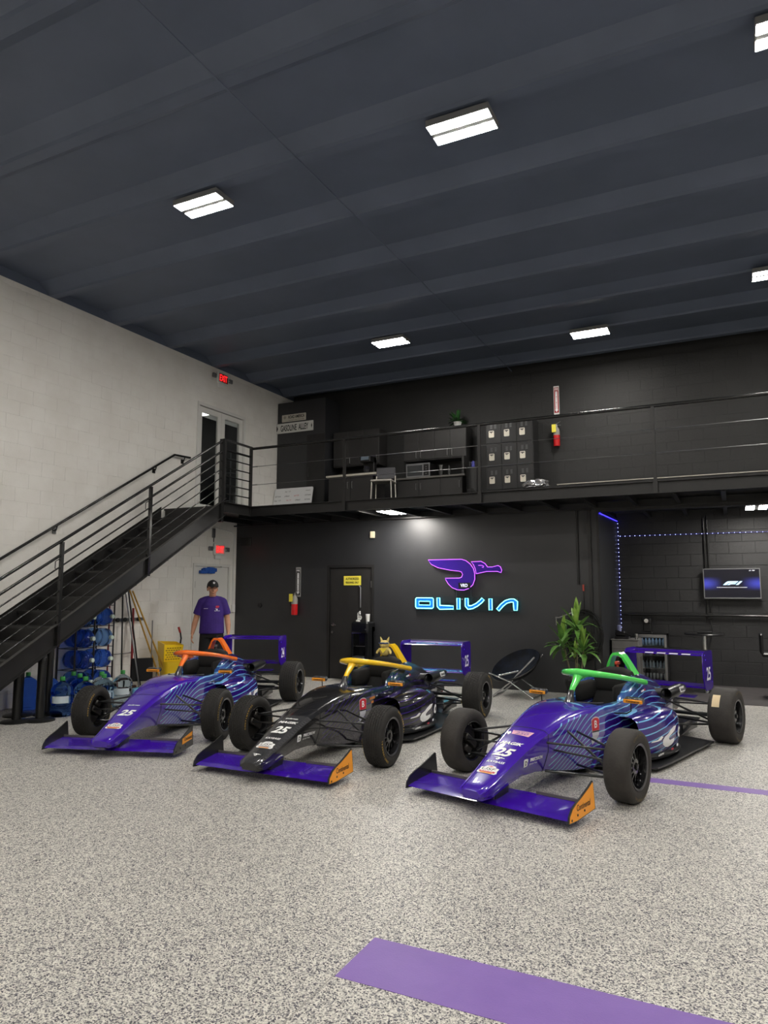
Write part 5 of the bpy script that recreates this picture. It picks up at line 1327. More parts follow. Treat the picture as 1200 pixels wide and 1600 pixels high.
    # flank marks (both sides)
    for s in (1,):
        def flank(v2, fs, m, o, nm='lettering', lift=0.003, sub=0.06, tgt=bv, up=(0, 0, 1), along=(0, 1, 0)):
            return flatmesh(nm, v2, fs, m, o, along, up, bvh=tgt, lift=lift, sub=sub, parent=car)
        if idx != 1:
            sq = rrect(0.055, 0.062, 0.012); flank(*poly2d(sq), decal_white, (0.17, -0.50, 0.285), 'maker_mark')
            vs, fs = text_fit('D', 0.026, 0.034, bold=0.03); flank(vs, fs, decal_black, (0.17, -0.50, 0.285), lift=0.0045)
            vs, fs = text_fit('PRECISION', 0.17, 0.028, bold=0.03); flank(vs, fs, decal_white, (0.17, -0.355, 0.300))
            vs, fs = text_fit('D I G I T A L', 0.11, 0.014, bold=0.02); flank(vs, fs, decal_white, (0.17, -0.385, 0.267))
            shd = [(-0.055, 0.085), (-0.03, 0.10), (0, 0.105), (0.03, 0.10), (0.055, 0.085), (0.05, 0.0), (0.035, -0.075), (0, -0.115), (-0.035, -0.075), (-0.05, 0.0)]
            flank(*poly2d(sc(shd, 1.1)), decal_grey, (0.22, 0.46, 0.41), 'shield_emblem')
            flank(*poly2d(sc([(-0.050, 0.078), (-0.03, 0.092), (0, 0.097), (0.03, 0.092), (0.050, 0.078), (0.047, 0.0), (-0.047, 0.0)], 1.1)), decal_red, (0.22, 0.46, 0.41), 'shield_field', lift=0.0045)
            vs, fs = text_fit('B', 0.04, 0.062, bold=0.02); flank(vs, fs, decal_white, (0.22, 0.46, 0.463), lift=0.006)
            flank(*poly2d([(-0.052, -0.012), (0.052, -0.012), (0.052, 0.0), (-0.052, 0.0)]), decal_black, (0.22, 0.46, 0.408), 'shield_band', lift=0.0045)
        # bird and letter on the side pod
        pv = pods[1]
        if idx == 1:
            wing_p = sc(BIRD, 0.42); flank(*poly2d([(-a*0.9, b) for a, b in wing_p][::-1]), decal_white, (0.56, 1.60, 0.24), 'bird_emblem', tgt=pv)
            flank(*poly2d([(-a*0.9, b) for a, b in sc(BIRDH, 0.42)][::-1]), decal_white, (0.56, 1.52, 0.24), 'bird_emblem', tgt=pv)
        else:
            cpoly = arc(0.0, -0.02, 0.115, 130, 335, 14) + arc(0.0, -0.02, 0.052, 335, 100, 12)[1:] 
            cpoly = [(-0.02, 0.09), (-0.075, 0.055), (-0.105, 0.0), (-0.10, -0.06), (-0.06, -0.105), (-0.005, -0.12), (0.055, -0.105), (0.10, -0.06), (0.11, -0.012), (0.02, -0.02), (-0.005, -0.005), (0.0, 0.03), (0.04, 0.06), (0.11, 0.10), (0.165, 0.165), (0.10, 0.165), (0.03, 0.13)]
            cpoly = [(a*1.2, b*0.6) for a, b in cpoly]; flank(*poly2d(cpoly), decal_white, (0.58, 1.44, 0.225), 'bird_emblem', tgt=pv)
            flank(*poly2d([(-0.115, 0.035), (-0.15, 0.010), (-0.20, 0.004), (-0.30, 0.0), (-0.28, 0.012), (-0.21, 0.018), (-0.15, 0.045)]), decal_white, (0.58, 1.44, 0.225), 'bird_emblem', tgt=pv)
            vs, fs = text_fit('O', 0.13, 0.10, bold=0.06); flank(vs, fs, decal_white, (0.56, 1.74, 0.25), tgt=pv)
            vs, fs = text_fit('andersen', 0.14, 0.022, bold=0.03); flank(vs, fs, decal_white, (0.58, 1.20, 0.128), tgt=None, nm='lettering')
            flank(*poly2d(rrect(0.06, 0.02, 0.003)), decal_red, (0.587, 1.48, 0.13), 'small_sticker', tgt=None)
            flank(*poly2d([(-0.02, -0.012), (0.02, -0.012), (0.025, 0.012), (-0.015, 0.012)]), decal_white, (0.587, 1.62, 0.145), 'small_sticker', tgt=None)
        vs, fs = text_fit('ALEX BOLDIN' if False else 'DRIVER' , 0.1, 0.02) if False else (None, None)
        flank(*poly2d([(-0.065, -0.008), (0.065, -0.008), (0.068, 0.008), (-0.062, 0.008)]), decal_white, (0.3, 1.62, 0.62), 'name_strip')
        flank(*poly2d(rrect(0.03, 0.022, 0.003)), decal_red, (0.3, 1.72, 0.622), 'name_flag')
        if idx == 2:
            for q_ in range(2):
                for k in range(4 - q_*2): flank(*poly2d([(-0.014, -0.012), (0.014, -0.012), (0.014, 0.012), (-0.014, 0.012)]), mat('sticker_amber', (206, 130, 62), 0.4), (0.24, 0.60+0.032*k+0.03*q_, 0.50-0.04*q_), 'amber_sticker')
    # seam between nose and tub
    q = MB(); pr = [Vector(p)*1.0 for p in ring(-0.20, body_section(-0.20))]
    pr = [(p.x*1.006, p.y, 0.32+(p.z-0.32)*1.006) for p in pr]
    MB().tube(pr, 0.0022, 4, closed=True).build('panel_seam', decal_black, car)
    return car
def kids_fast(o): return [c for c in bpy.data.objects if c.parent is o]
PO = {3: (-1.518, 6.037, 0.244), 2: (-3.715, 6.031, -0.009), 1: (-5.801, 6.057, -0.290)}
make_car(3, 'purple race car with a green halo, number 25 and smooth slick tyres', PO[3], body_purple, (84, 222, 92), ('25', '25'), False,
    [('badge', -0.80, 0.26, 1.0, 0), ('KAYBASS', -0.700, 0.31, 0.155, 0.026), ('bird', -0.655, 0.33, 0.10, 0), ('MAGIK', -0.462, 0.42, 0.20, 0.042), ('torn', -0.30, 0.47, 0, 0)], None)
make_car(2, 'black carbon race car with a yellow halo and purple front wing', PO[2], body_black, (250, 204, 22), ('25', '25'), True,
    [('gbadge', -0.80, 0.26, 1.0, 0), ('KAYBASS', -0.700, 0.31, 0.155, 0.026), ('bird', -0.94, 0.21, 0.09, 0), ('MAGIK', -0.465, 0.42, 0.20, 0.036), ('andersen', -0.40, 0.44, 0.13, 0.024)], None)
make_car(1, 'purple race car with an orange halo, rear wing number 24, nearest the stair', PO[1], body_purple, (250, 116, 24), ('25', '24'), True,
    [('badge', -0.80, 0.26, 1.0, 0), ('andersen', -0.44, 0.43, 0.13, 0.024)], None)
# ------------------------------------------------------------------ water bottles, rack, brooms and bucket by the white wall
blue_pc = mat('blue_bottle_plastic', (130, 176, 238), 0.06, trans=1.0, ior=1.12)
clear_pc = mat('clear_bottle_plastic', (206, 226, 240), 0.05, trans=1.0, ior=1.12)
water_m = mat('blue_water', (60, 110, 205), 0.05, trans=1.0, ior=1.18)
solid_blue = mat('blue_bottle_full', (70, 120, 232), 0.06, trans=0.9, ior=1.16, coat=0.6)
cap_w = mat('cap_white', (206, 222, 210), 0.5); cap_g = mat('cap_green', (54, 140, 66), 0.45)
lab_m = mat('bottle_label', (196, 208, 214), 0.5)
BP = [(0.0, 0.0), (0.115, 0.0), (0.130, 0.012), (0.134, 0.04), (0.134, 0.14), (0.126, 0.150), (0.126, 0.165), (0.134, 0.175), (0.134, 0.26), (0.126, 0.270), (0.126, 0.282), (0.134, 0.292), (0.134, 0.335), (0.125, 0.365), (0.095, 0.400), (0.055, 0.425), (0.030, 0.440), (0.028, 0.475), (0.0, 0.477)]
def bottle_meshes(m, key):
    shell = MB().lathe(BP, 22).mesh('water_bottle', m, 50)
    return shell
sh_b = bottle_meshes(solid_blue, 'b'); sh_c = bottle_meshes(clear_pc, 'c'); sh_p = bottle_meshes(blue_pc, 'p')
cap1 = MB().lathe([(0.030, 0.447), (0.032, 0.452), (0.032, 0.492), (0.028, 0.497), (0, 0.497)], 14).mesh('cap', cap_g, 40)
cap2 = MB().lathe([(0.030, 0.447), (0.032, 0.452), (0.032, 0.492), (0.028, 0.497), (0, 0.497)], 14).mesh('cap', cap_w, 40)
labm = MB().lathe([(0.1352, 0.185), (0.1352, 0.255)], 22).mesh('label', lab_m, 50)
labm2 = MB(); nL = 8
labm2.add([(0.1356*sin(a), -0.1356*cos(a), z) for z in (0.175, 0.262) for a in [radians(-48+96*k/nL) for k in range(nL+1)]], [(k, k+1, k+nL+2, k+nL+1) for k in range(nL)])
labm2 = labm2.mesh('label', lab_m, 50)
waterm = MB().lathe([(0, 0.008), (0.118, 0.008), (0.124, 0.03), (0.124, 0.13), (0.118, 0.15), (0, 0.152)], 20).mesh('water', water_m, 50)
def bottle(sh, cap, label, group, loc, rot=(0, 0, 0), lab=None, water=False):
    t = thing('water_bottle', label, 'bottle', loc, 0, group); t.rotation_euler = rot
    obj('shell', sh, t); obj('cap', cap, t)
    if lab: obj('label', lab, t)
    if water: obj('water', waterm, t)
    return t
fl = [(-8.70, 6.70, sh_b, cap1, 'blue', 'far left behind the black posts'), (-8.42, 6.80, sh_b, cap1, 'blue', 'partly hidden by a black post'),
      (-8.20, 7.02, sh_b, cap1, 'blue', 'in the back row, left of the rack post'), (-7.86, 6.56, sh_p, cap1, 'blue', 'standing nearest the black posts in front'),
      (-7.94, 6.90, sh_p, cap1, 'pale blue', 'in the second row behind the front tyre'), (-7.60, 6.70, sh_c, cap1, 'pale', 'just left above the front tyre'),
      (-7.62, 7.02, sh_c, cap1, 'clear', 'directly behind the front tyre'), (-7.86, 7.20, sh_c, cap1, 'clear', 'behind the tyre beside the rack foot'),
      (-7.74, 7.46, sh_c, cap1, 'clear', 'with a wide label, rightmost of the standing bottles')]
for k, (x, y, sh, cp, c_, where) in enumerate(fl):
    bottle(sh, cp, 'large %s water bottle with green cap %s' % (c_, where), 'large water bottles standing on the floor', (x, y, 0), (0, 0, 0.7), lab=(labm2 if k >= 6 or k in (3, 5) else None))
rk = thing('bottle_rack', 'black wire rack holding lying water bottles against the white wall', 'rack', (-8.6, 7.85, 0))
q_posts = []
for x in (-0.34, 0.02):
    for y in (-0.50, -0.165, 0.20):
        MB().tube([(x, y, 0), (x, y, 1.47 if y < -0.4 else (1.62 if y < 0 else 1.74))], 0.013, 8).build('upright', black_steel, rk, 60)
rows_z = [0.29, 0.60, 0.91, 1.22, 1.53]
for z in rows_z:
    for y in (-0.50, -0.165, 0.20):
        if z > 1.5 and y < -0.4: continue
        MB().tube([(-0.34, y, z-0.15), (0.02, y, z-0.15)], 0.006, 6).build('side_wire', black_steel, rk)
    for x in (-0.30, -0.1):
        MB().tube([(x, -0.50 if z < 1.5 else -0.165, z-0.15), (x, 0.20, z-0.15)], 0.006, 6).build('cross_wire', black_steel, rk)
names = ['bottom', 'second', 'third', 'fourth', 'top']
for ri, z in enumerate(rows_z):
    for ci, y in enumerate((-0.325, 0.02)):
        if ri == 4 and ci == 0: continue
        bottle(sh_b if (ri+ci) % 3 else sh_p, cap2, 'blue water bottle lying in the %s rack row, %s column' % (names[ri], ('left', 'right')[ci]), 'blue bottles lying in the rack', (-8.9, 7.85+y, z-0.003), (0, pi/2, 0))
# broom and tool holder
wood_y = noisy('yellow_handle', (206, 160, 60), (184, 140, 50), 0.5, 20.0); red_h = mat('red_handle', (140, 28, 34), 0.4); red_d = mat('dark_red', (110, 26, 32), 0.5)
hk = thing('tool_holder', 'grey wall rail with clamps holding brooms on the white wall', 'rack', (XL, 8.6, 1.13))
MB().bbox((0.02, -0.42, -0.02), (0.05, 0.42, 0.03), 0.005).build('rail', mat('grey_plastic', (88, 88, 90), 0.5), hk)
for k in range(5): MB().lathe([(0.035, 0), (0.035, 0.03), (0, 0.03)], 12, Matrix.Translation((0.05, -0.32+0.15*k, 0.005)) @ Matrix.Rotation(pi/2, 4, 'Y')).build('clamp', plastic_black, hk)
MB().box((0, -0.3, -0.015), (0.02, 0.3, 0.025)).build('wall_plate', steel, hk)
lk2 = MB().tube([(XL+0.10, 8.22, 0.60), (XL+0.10, 8.80, 0.60)], 0.010, 8).tube([(XL, 8.25, 0.6), (XL+0.10, 8.25, 0.6)], 0.008, 6).tube([(XL, 8.77, 0.6), (XL+0.10, 8.77, 0.6)], 0.008, 6)
lk2.build('lower_rail', steel, None, label='thin chrome lower rail behind the brooms on the white wall', cat='rail')
def broom(label, y0, y1, z1, m, r=0.013, x0=-8.74, x1=-8.87, head=None, name='broom'):
    t = thing(name, label, 'broom', (x0, y0, 0))
    MB().tube([(0, 0, 0.1), (x1-x0, y1-y0, z1)], r, 8).build('handle', m, t, 60)
    if head == 'brush':
        MB().bbox((-0.06, -0.17, 0.02), (0.06, 0.17, 0.10), 0.015).build('head', mat('brush_blue', (92, 148, 176), 0.6), t)
        MB().loft([[(-0.05, -0.16, 0.03), (0.05, -0.16, 0.03), (0.05, 0.16, 0.03), (-0.05, 0.16, 0.03)], [(-0.08, -0.2, 0.0), (0.08, -0.2, 0.0), (0.08, 0.2, 0.0), (-0.08, 0.2, 0.0)]]).build('bristles', mat('bristle_grey', (70, 90, 100), 0.9), t)
    elif head == 'dust':
        MB().bbox((-0.03, -0.10, 0.02), (0.03, 0.10, 0.08), 0.01).loft([[(-0.03, -0.10, 0.03), (0.03, -0.10, 0.03), (0.03, 0.10, 0.03), (-0.03, 0.10, 0.03)], [(-0.04, -0.12, 0.0), (0.04, -0.12, 0.0), (0.04, 0.12, 0.0), (-0.04, 0.12, 0.0)]]).build('head', mat('broom_dark', (60, 40, 36), 0.9), t)
    return t
broom('dark red broom pole next to the bottle rack', 8.20, 8.22, 1.62, red_d, head='dust', x0=-8.84)
broom('silver pole with pale blue brush head at the white wall', 8.46, 8.36, 1.66, steel, head='brush', x0=-8.42, x1=-8.70)
broom('black broom pole leaning left in the tool holder', 8.38, 8.46, 1.62, plastic_black, head='dust', x0=-8.72, x1=-8.85)
broom('second black pole crossing the others at the holder', 8.64, 8.58, 1.60, plastic_black, x0=-8.58, x1=-8.85, head='dust')
broom('thick red broom handle with black grip in the tool holder', 8.68, 8.72, 1.32, red_h, r=0.018, x0=-8.82, x1=-8.87, head='dust')
broom('yellow mop handle leaning from the bucket to the wall', 9.22, 8.62, 1.60, wood_y, x0=-8.52, x1=-8.80, name='mop')
broom('second yellow mop handle standing more upright', 9.12, 8.60, 1.66, wood_y, x0=-8.60, name='mop')
t = thing('dustpan', 'black long-handled dustpan hanging open by the mop bucket', 'dustpan', (-8.50, 8.58, 0.18))
tm_ = Matrix.Rotation(radians(-50), 4, 'Z')
dp = MB().bbox((-0.17, -0.02, 0), (0.17, 0.02, 0.36), 0.03).build('pan', plastic_black, t); 
MB().tube([(0.14, 0.0, 0.36), (0.14, 0.01, 0.95)], 0.009, 8).build('handle', steel, t, 60)
MB().tube([(-0.14, 0.0, 0.10), (-0.14, 0.0, -0.18)], 0.009, 8).tube([(0.14, 0.0, 0.10), (0.14, 0.0, -0.18)], 0.009, 8).build('foot', plastic_black, t)
t.rotation_euler = (0, 0, radians(52))
# mop bucket
yel = mat('bucket_yellow', (248, 208, 28), 0.4, coat=0.3)
t = thing('mop_bucket', 'yellow mop bucket with wringer and black lever against the white wall', 'bucket', (-8.50, 9.36, 0), radians(62))
q = MB()
o_ = [(-0.22, -0.18), (0.22, -0.18), (0.22, 0.18), (-0.22, 0.18)]
def rr4(w, h, z, r=0.06): return [(a, b, z) for a, b in rrect(w, h, r, 3)]
q.loft([rr4(0.40, 0.28, 0.07), rr4(0.44, 0.32, 0.12), rr4(0.52, 0.38, 0.42), rr4(0.54, 0.40, 0.44), rr4(0.50, 0.36, 0.44), rr4(0.40, 0.26, 0.13)], cap1=True)
q.build('bucket', yel, t, 45)
wr = MB()
wr.loft([[(-0.26, -0.14, 0.44), (0.02, -0.14, 0.44), (0.02, 0.16, 0.44), (-0.26, 0.16, 0.44)], [(-0.27, -0.16, 0.72), (0.06, -0.16, 0.70), (0.06, 0.18, 0.74), (-0.27, 0.18, 0.76)], [(-0.25, -0.14, 0.72), (0.04, -0.14, 0.70), (0.04, 0.16, 0.74), (-0.25, 0.16, 0.76)], [(-0.24, -0.12, 0.46), (0.0, -0.12, 0.46), (0.0, 0.14, 0.46), (-0.24, 0.14, 0.46)]])
wo = wr.build('wringer', yel, t, 45)
hole = MB().bbox((-0.016, -0.004, -0.010), (0.016, 0.002, 0.010), 0.003).mesh('drain_slot', mat('slot_shadow_yellow', (150, 118, 20), 0.6))
for r_ in range(6):
    for c_ in range(6):
        o = obj('drain_slot', hole, wo, loc=(-0.225+0.042*c_+(0.02 if r_ % 2 else 0), -0.1405-0.0715*(0.03+0.036*r_), 0.475+0.036*r_)); o.rotation_euler = (radians(-4), 0, 0)
MB().tube([(0.05, 0.0, 0.66), (0.07, 0.0, 0.80), (0.05, 0.0, 0.92)], 0.014, 8).build('lever', plastic_black, t, 60)
MB().tube([(0.05, 0.0, 0.90), (0.02, 0.0, 0.99)], 0.019, 10).build('lever_grip', mat('grip_red', (170, 50, 44), 0.5), t, 60)
for sx in (-0.17, 0.17):
    for sy in (-0.11, 0.11):
        MB().lathe([(0.036, -0.012), (0.038, -0.008), (0.038, 0.008), (0.036, 0.012)], 14, Matrix.Translation((sx, sy, 0.038)) @ Matrix.Rotation(pi/2, 4, 'Y')).tube([(sx, sy, 0.035), (sx, sy, 0.09)], 0.008, 6).build('caster', matte_black, t)
# stanchions under the stair
stm = mat('stanchion_black', (26, 26, 26), 0.35)
sbase = MB().lathe([(0, 0.0), (0.178, 0.0), (0.180, 0.012), (0.165, 0.024), (0.05, 0.040), (0, 0.040)], 32).mesh('base', stm, 40)
shead_ = MB().lathe([(0.036, 0.925), (0.036, 0.985), (0.030, 0.992), (0, 0.992)], 20).bbox((-0.02, 0.03, 0.935), (0.02, 0.05, 0.98), 0.004).mesh('belt_head', plastic_black, 40)
for (x, y), wh in (((-7.98, 6.01), 'front left'), ((-7.80, 6.20), 'front right, nearest the blue bottles'), ((-8.36, 6.32), 'behind the front pair'), ((-8.12, 6.56), 'rearmost, against the blue bottles'), ((-8.30, 5.80), 'cut by the left edge')):
    t = thing('floor_post', 'short black post with round base under the stair, %s' % wh, 'post', (x, y, 0), 0, 'black round-based posts')
    hh = ztop(y-0.06)-0.29
    obj('base', sbase, t); MB().lathe([(0.052, 0.03), (0.052, hh-0.03), (0.046, hh), (0, hh)], 24).build('post', stm, t, 40)
    MB().lathe([(0.056, hh-0.09), (0.056, hh-0.035), (0.0525, hh-0.03)], 24).build('collar', plastic_black, t, 40)

# ------------------------------------------------------------------ folding dish chair
t = thing('folding_chair', 'round black folding dish chair with silver tube legs by the black wall', 'chair', (-3.08, 10.86, 0))
n = 32; R_ = 0.40
tilt = Matrix.Translation((0, 0.02, 0.47)) @ Matrix.Rotation(radians(-20), 4, 'Y') @ Matrix.Rotation(radians(30), 4, 'X')
q = MB(); prof = [(0.0, -0.15), (0.12, -0.14), (0.24, -0.10), (0.33, -0.045), (0.385, 0.0), (0.40, 0.012), (0.41, 0.0), (0.39, -0.03), (0.33, -0.085), (0.24, -0.14), (0.12, -0.185), (0.0, -0.195)]
vs = []; fs = []
for i, (r, z) in enumerate(prof):
    for k in range(n):
        a = 2*pi*k/n; z_ = z - (0.008*(k % 2) if 0 < i < 5 else 0)
        vs.append(tilt @ Vector((r*cos(a), r*0.92*sin(a), z_)))
for i in range(len(prof)-1):
    for k in range(n): fs.append((i*n+k, i*n+(k+1) % n, (i+1)*n+(k+1) % n, (i+1)*n+k))
velvet = noisy('black_velvet', (8, 9, 12), (16, 22, 36), 0.7, 7.0, 0.6, 18, spec=0.15)
q.add(vs, fs).build('dish_seat', velvet, t, 70)
sil = mat('silver_tube', (190, 190, 192), 0.25, 0.9)
ringp = [tilt @ Vector((0.405*cos(2*pi*k/24), 0.405*0.92*sin(2*pi*k/24), -0.005)) for k in range(24)]
MB().tube(ringp, 0.012, 8, closed=True).build('rim_piping', plastic_black, t, 60)
for s_ in (-1, 1):
    yy = -0.26 if s_ < 0 else 0.26
    MB().tube([(0.37, yy, 0.62), (0.0, yy, 0.24), (-0.28, yy, 0.015)], 0.0125, 8).build('leg', sil, t, 60)
    MB().tube([(-0.33, yy*1.1, 0.36), (-0.0, yy*1.1, 0.24), (0.34, yy*1.1, 0.015)], 0.0125, 8).build('leg', sil, t, 60)
    MB().lathe([(0.02, -0.02), (0.02, 0.02)], 10, Matrix.Translation((0.0, yy*1.05, 0.24)) @ Matrix.Rotation(pi/2, 4, 'X')).build('pivot', alu_grey, t)
MB().tube([(-0.28, -0.26, 0.015), (-0.28, 0.26, 0.015)], 0.0125, 8).build('foot_bar', sil, t, 60)
MB().tube([(0.34, -0.286, 0.015), (0.34, 0.286, 0.015)], 0.0125, 8).build('foot_bar', sil, t, 60)
MB().tube([(-0.16, -0.36, 0.335), (0.15, -0.36, 0.415)], 0.015, 8).build('arm_bar', sil, t, 60)
MB().tube([(0.08, -0.26, 0.32), (0.16, -0.26, 0.40)], 0.018, 8).build('clamp_sleeve', sil, t, 60)

# ------------------------------------------------------------------ tall plant beside the alcove
t = thing('tall_plant', 'tall green corn plant with several bare stems beside the alcove', 'plant', (-2.20, 11.05, 0))
MB().lathe([(0.13, 0), (0.16, 0.24), (0.17, 0.26), (0.15, 0.26), (0.14, 0.22), (0, 0.22)], 24).build('pot', plastic_black, t, 40)
stem_m = noisy('cane_stem', (120, 112, 84), (96, 92, 66), 0.7, 30.0)
cane = noisy('corn_leaf', (104, 148, 66), (70, 112, 50), 0.4, 12.0); cane2 = noisy('corn_leaf_pale', (150, 184, 84), (120, 160, 68), 0.4, 12.0)
LMs = [leafmesh(0.42, 0.085, dd, cane, 8, 0.3) for dd in (0.4, 0.8, 1.25)]; LMp = [leafmesh(0.36, 0.085, dd, cane2, 8, 0.3) for dd in (0.1, 0.35)]
rnd = random.Random(11)
for (sx, sy, hx, hy, hz_, nl, sc_) in ((0.02, 0.0, 0.03, 0.02, 1.05, 22, 0.95), (-0.05, 0.03, -0.17, -0.02, 0.80, 24, 0.95), (0.06, -0.02, 0.13, -0.03, 0.72, 20, 0.85), (0.0, 0.06, -0.02, 0.08, 0.6, 8, 0.7)):
    so = MB().tube([(sx, sy, 0.22), (sx+(hx-sx)*0.4, sy+(hy-sy)*0.4, hz_*0.55), (hx, hy, hz_)], [0.014, 0.011, 0.009], 8).build('stem', stem_m, t, 60)
    for k in range(nl):
        a = k*2.399+rnd.uniform(-0.2, 0.2); up = k/nl
        me = (LMp if k >= nl-6 else LMs)[rnd.randrange(2 if k >= nl-6 else 3)]
        o = obj('leaf', me, t, loc=(hx, hy, hz_-0.10+0.16*up))
        o.rotation_euler = (radians(5+62*up**1.5+rnd.uniform(-8, 8)), 0, a); o.scale = (sc_, sc_*rnd.uniform(0.8, 1.1), sc_)
# coiled hose on the wall beside the plant
t = thing('air_hose', 'black coiled air hose hanging on the wall behind the tall plant', 'hose', (-2.12, YB-0.05, 1.3))
rnd = random.Random(2)
for k in range(6):
    r1, r2 = 0.24+rnd.uniform(-0.03, 0.04), 0.36+rnd.uniform(-0.04, 0.04); dx, dz = rnd.uniform(-0.04, 0.04), rnd.uniform(-0.05, 0.02)
    MB().tube([(dx+r1*cos(2*pi*i/28), -0.02-0.012*k, -0.36+dz+r2*sin(2*pi*i/28)) for i in range(28)], 0.008, 6, closed=True).build('coil', rubber, t, 60)
MB().tube([(0, -0.01, 0.40), (0.0, -0.01, 0.0)], 0.008, 6).bbox((-0.02, -0.04, -0.06), (0.02, 0.045, 0.02), 0.008).build('hook', plastic_black, t)
MB().tube([(0.0, -0.02, 0.40), (0.0, -0.02, 0.30)], 0.016, 8).build('regulator', mat('regulator_red', (150, 60, 50), 0.4), t)
MB().tube([(-0.12, -0.04, -0.02), (-0.38, -0.06, -0.12), (-0.44, -0.06, -0.12)], 0.012, 8).tube([(-0.43, -0.06, -0.12), (-0.43, -0.06, -0.24)], 0.008, 8).build('air_gun', steel, t, 60)

# ------------------------------------------------------------------ plush animal strapped to the black car's roll hoop
th = PO[2][2]
def car2(px, py, pz):
    x0, y0, a = PO[2]; return (x0+cos(a)*px+sin(a)*py, y0-sin(a)*px+cos(a)*py, pz)
t = thing('plush_toy', 'cream plush animal with goggles and yellow bandana perched on the black car headrest', 'toy', car2(-0.035, 1.655, 0.842), radians(6))
plush = noisy('cream_plush', (226, 206, 130), (206, 186, 108), 0.9, 40.0, 0.6, 160)
def blob(name, c, r, m, par, sub=3, seed=0, amp=0.03):
    bm = bmesh.new(); bmesh.ops.create_icosphere(bm, subdivisions=sub, radius=1); rn_ = random.Random(seed)
    for v in bm.verts: v.co = Vector((c[0]+v.co.x*r[0]*(1+rn_.uniform(-amp, amp)), c[1]+v.co.y*r[1]*(1+rn_.uniform(-amp, amp)), c[2]+v.co.z*r[2]*(1+rn_.uniform(-amp, amp))))
    me = bpy.data.meshes.new(name); bm.to_mesh(me); bm.free(); me.materials.append(m)
    for p in me.polygons: p.use_smooth = True
    return obj(name, me, par)
blob('body', (0, 0, 0.05), (0.062, 0.05, 0.062), plush, t, seed=1)
hd_ = blob('head', (0, -0.008, 0.128), (0.058, 0.05, 0.048), plush, t, seed=2)
blob('muzzle', (0, -0.055, 0.112), (0.026, 0.02, 0.018), plush, t, seed=3)
for s in (-1, 1):
    MB().tube([(s*0.035, 0, 0.165), (s*0.048, 0, 0.195), (s*0.055, 0.0, 0.215)], [0.015, 0.010, 0.003], 8).build('ear', plush, t, 60)
    MB().tube([(s*0.055, -0.01, 0.07), (s*0.082, -0.03, 0.04), (s*0.085, -0.04, 0.02)], [0.018, 0.016, 0.012], 8).build('paw', plush, t, 60)
MB().tube([(-0.052, -0.03, 0.142), (-0.03, -0.057, 0.142), (0.03, -0.057, 0.142), (0.052, -0.03, 0.142)], 0.016, 10, flat=0.6).build('goggles', mat('blue_goggles', (24, 56, 110), 0.08, coat=1.0), t, 60)
MB().add([(-0.045, -0.052, 0.082), (0.045, -0.052, 0.082), (0.0, -0.066, 0.028), (-0.045, -0.048, 0.080), (0.045, -0.048, 0.080), (0.0, -0.060, 0.028)], [(0,2,1), (3,4,5), (0,1,4,3), (1,2,5,4), (2,0,3,5)]).build('bandana', mat('bandana_yellow', (240, 214, 60), 0.7), t)
# small figurine on the orange car hoop
x0, y0, a_ = PO[1]
t = thing('hoop_ornament', 'tiny dark winged ornament on top of the orange roll hoop', 'ornament', (x0+sin(a_)*1.72, y0+cos(a_)*1.72, 0.966), 0)
MB().lathe([(0.012, 0), (0.008, 0.012), (0.012, 0.03), (0, 0.04)], 10).bar((-0.025, 0, 0.02), (0.03, 0, 0.038), 0.012, 0.004).build('body', plastic_black, t)
# ------------------------------------------------------------------ the person by the lower white door
def capsule(q, pts, rs, n=14, flat=1.0):
    q.tube(pts, rs, n, flat=flat)
    for p, r in ((pts[0], rs[0]), (pts[-1], rs[-1])): ell(q, p, (r, r, r), 10, 6)
def ell(q, c, r, n=14, m=9, M=None):
    vs = []; fs = []
    for i in range(m+1):
        t = pi*i/m
        for k in range(n):
            a = 2*pi*k/n; v = Vector((r[0]*sin(t)*cos(a), r[1]*sin(t)*sin(a), r[2]*cos(t)))
            if M is not None: v = M @ v
            vs.append(Vector(c)+v)
    for i in range(m):
        for k in range(n): fs.append((i*n+k, (i+1)*n+k, (i+1)*n+(k+1) % n, i*n+(k+1) % n))
    q.add(vs, fs)
def remeshed(name, q, m, vox, smooth_it=6, parent=None, **kw):
    me = q.mesh('tmp_' + name, m); o = bpy.data.objects.new('tmp', me); COL.objects.link(o)
    r = o.modifiers.new('r', 'REMESH'); r.mode = 'VOXEL'; r.voxel_size = vox; r.use_smooth_shade = True
    s = o.modifiers.new('s', 'SMOOTH'); s.factor = 0.5; s.iterations = smooth_it
    dg = bpy.context.evaluated_depsgraph_get(); dg.update()
    out = bpy.data.meshes.new_from_object(o.evaluated_get(dg)); out.name = name
    bpy.data.objects.remove(o)
    out.materials.clear(); out.materials.append(m)
    for p in out.polygons: p.use_smooth = True
    return obj(name, out, parent, **kw)
skin = noisy('skin', (204, 150, 120), (192, 138, 108), 0.5, 14.0)
shirt_m = noisy('purple_shirt', (58, 32, 118), (50, 27, 104), 0.8, 5.0, 0.3, 30)
short_m = noisy('black_shorts', (24, 24, 26), (18, 18, 20), 0.85, 6.0)
per = thing('person', 'person in purple T-shirt, black shorts and black cap standing by the white door', 'person', (-7.98, 9.62, 0), radians(36))
HM = Matrix.Translation((0.0, -0.015, 1.625)) @ Matrix.Scale(1.07, 4) @ Matrix.Rotation(radians(14), 4, 'Z') @ Matrix.Rotation(radians(3), 4, 'X')
def H(x, y, z): return tuple(HM @ Vector((x, y, z)))
b = MB()
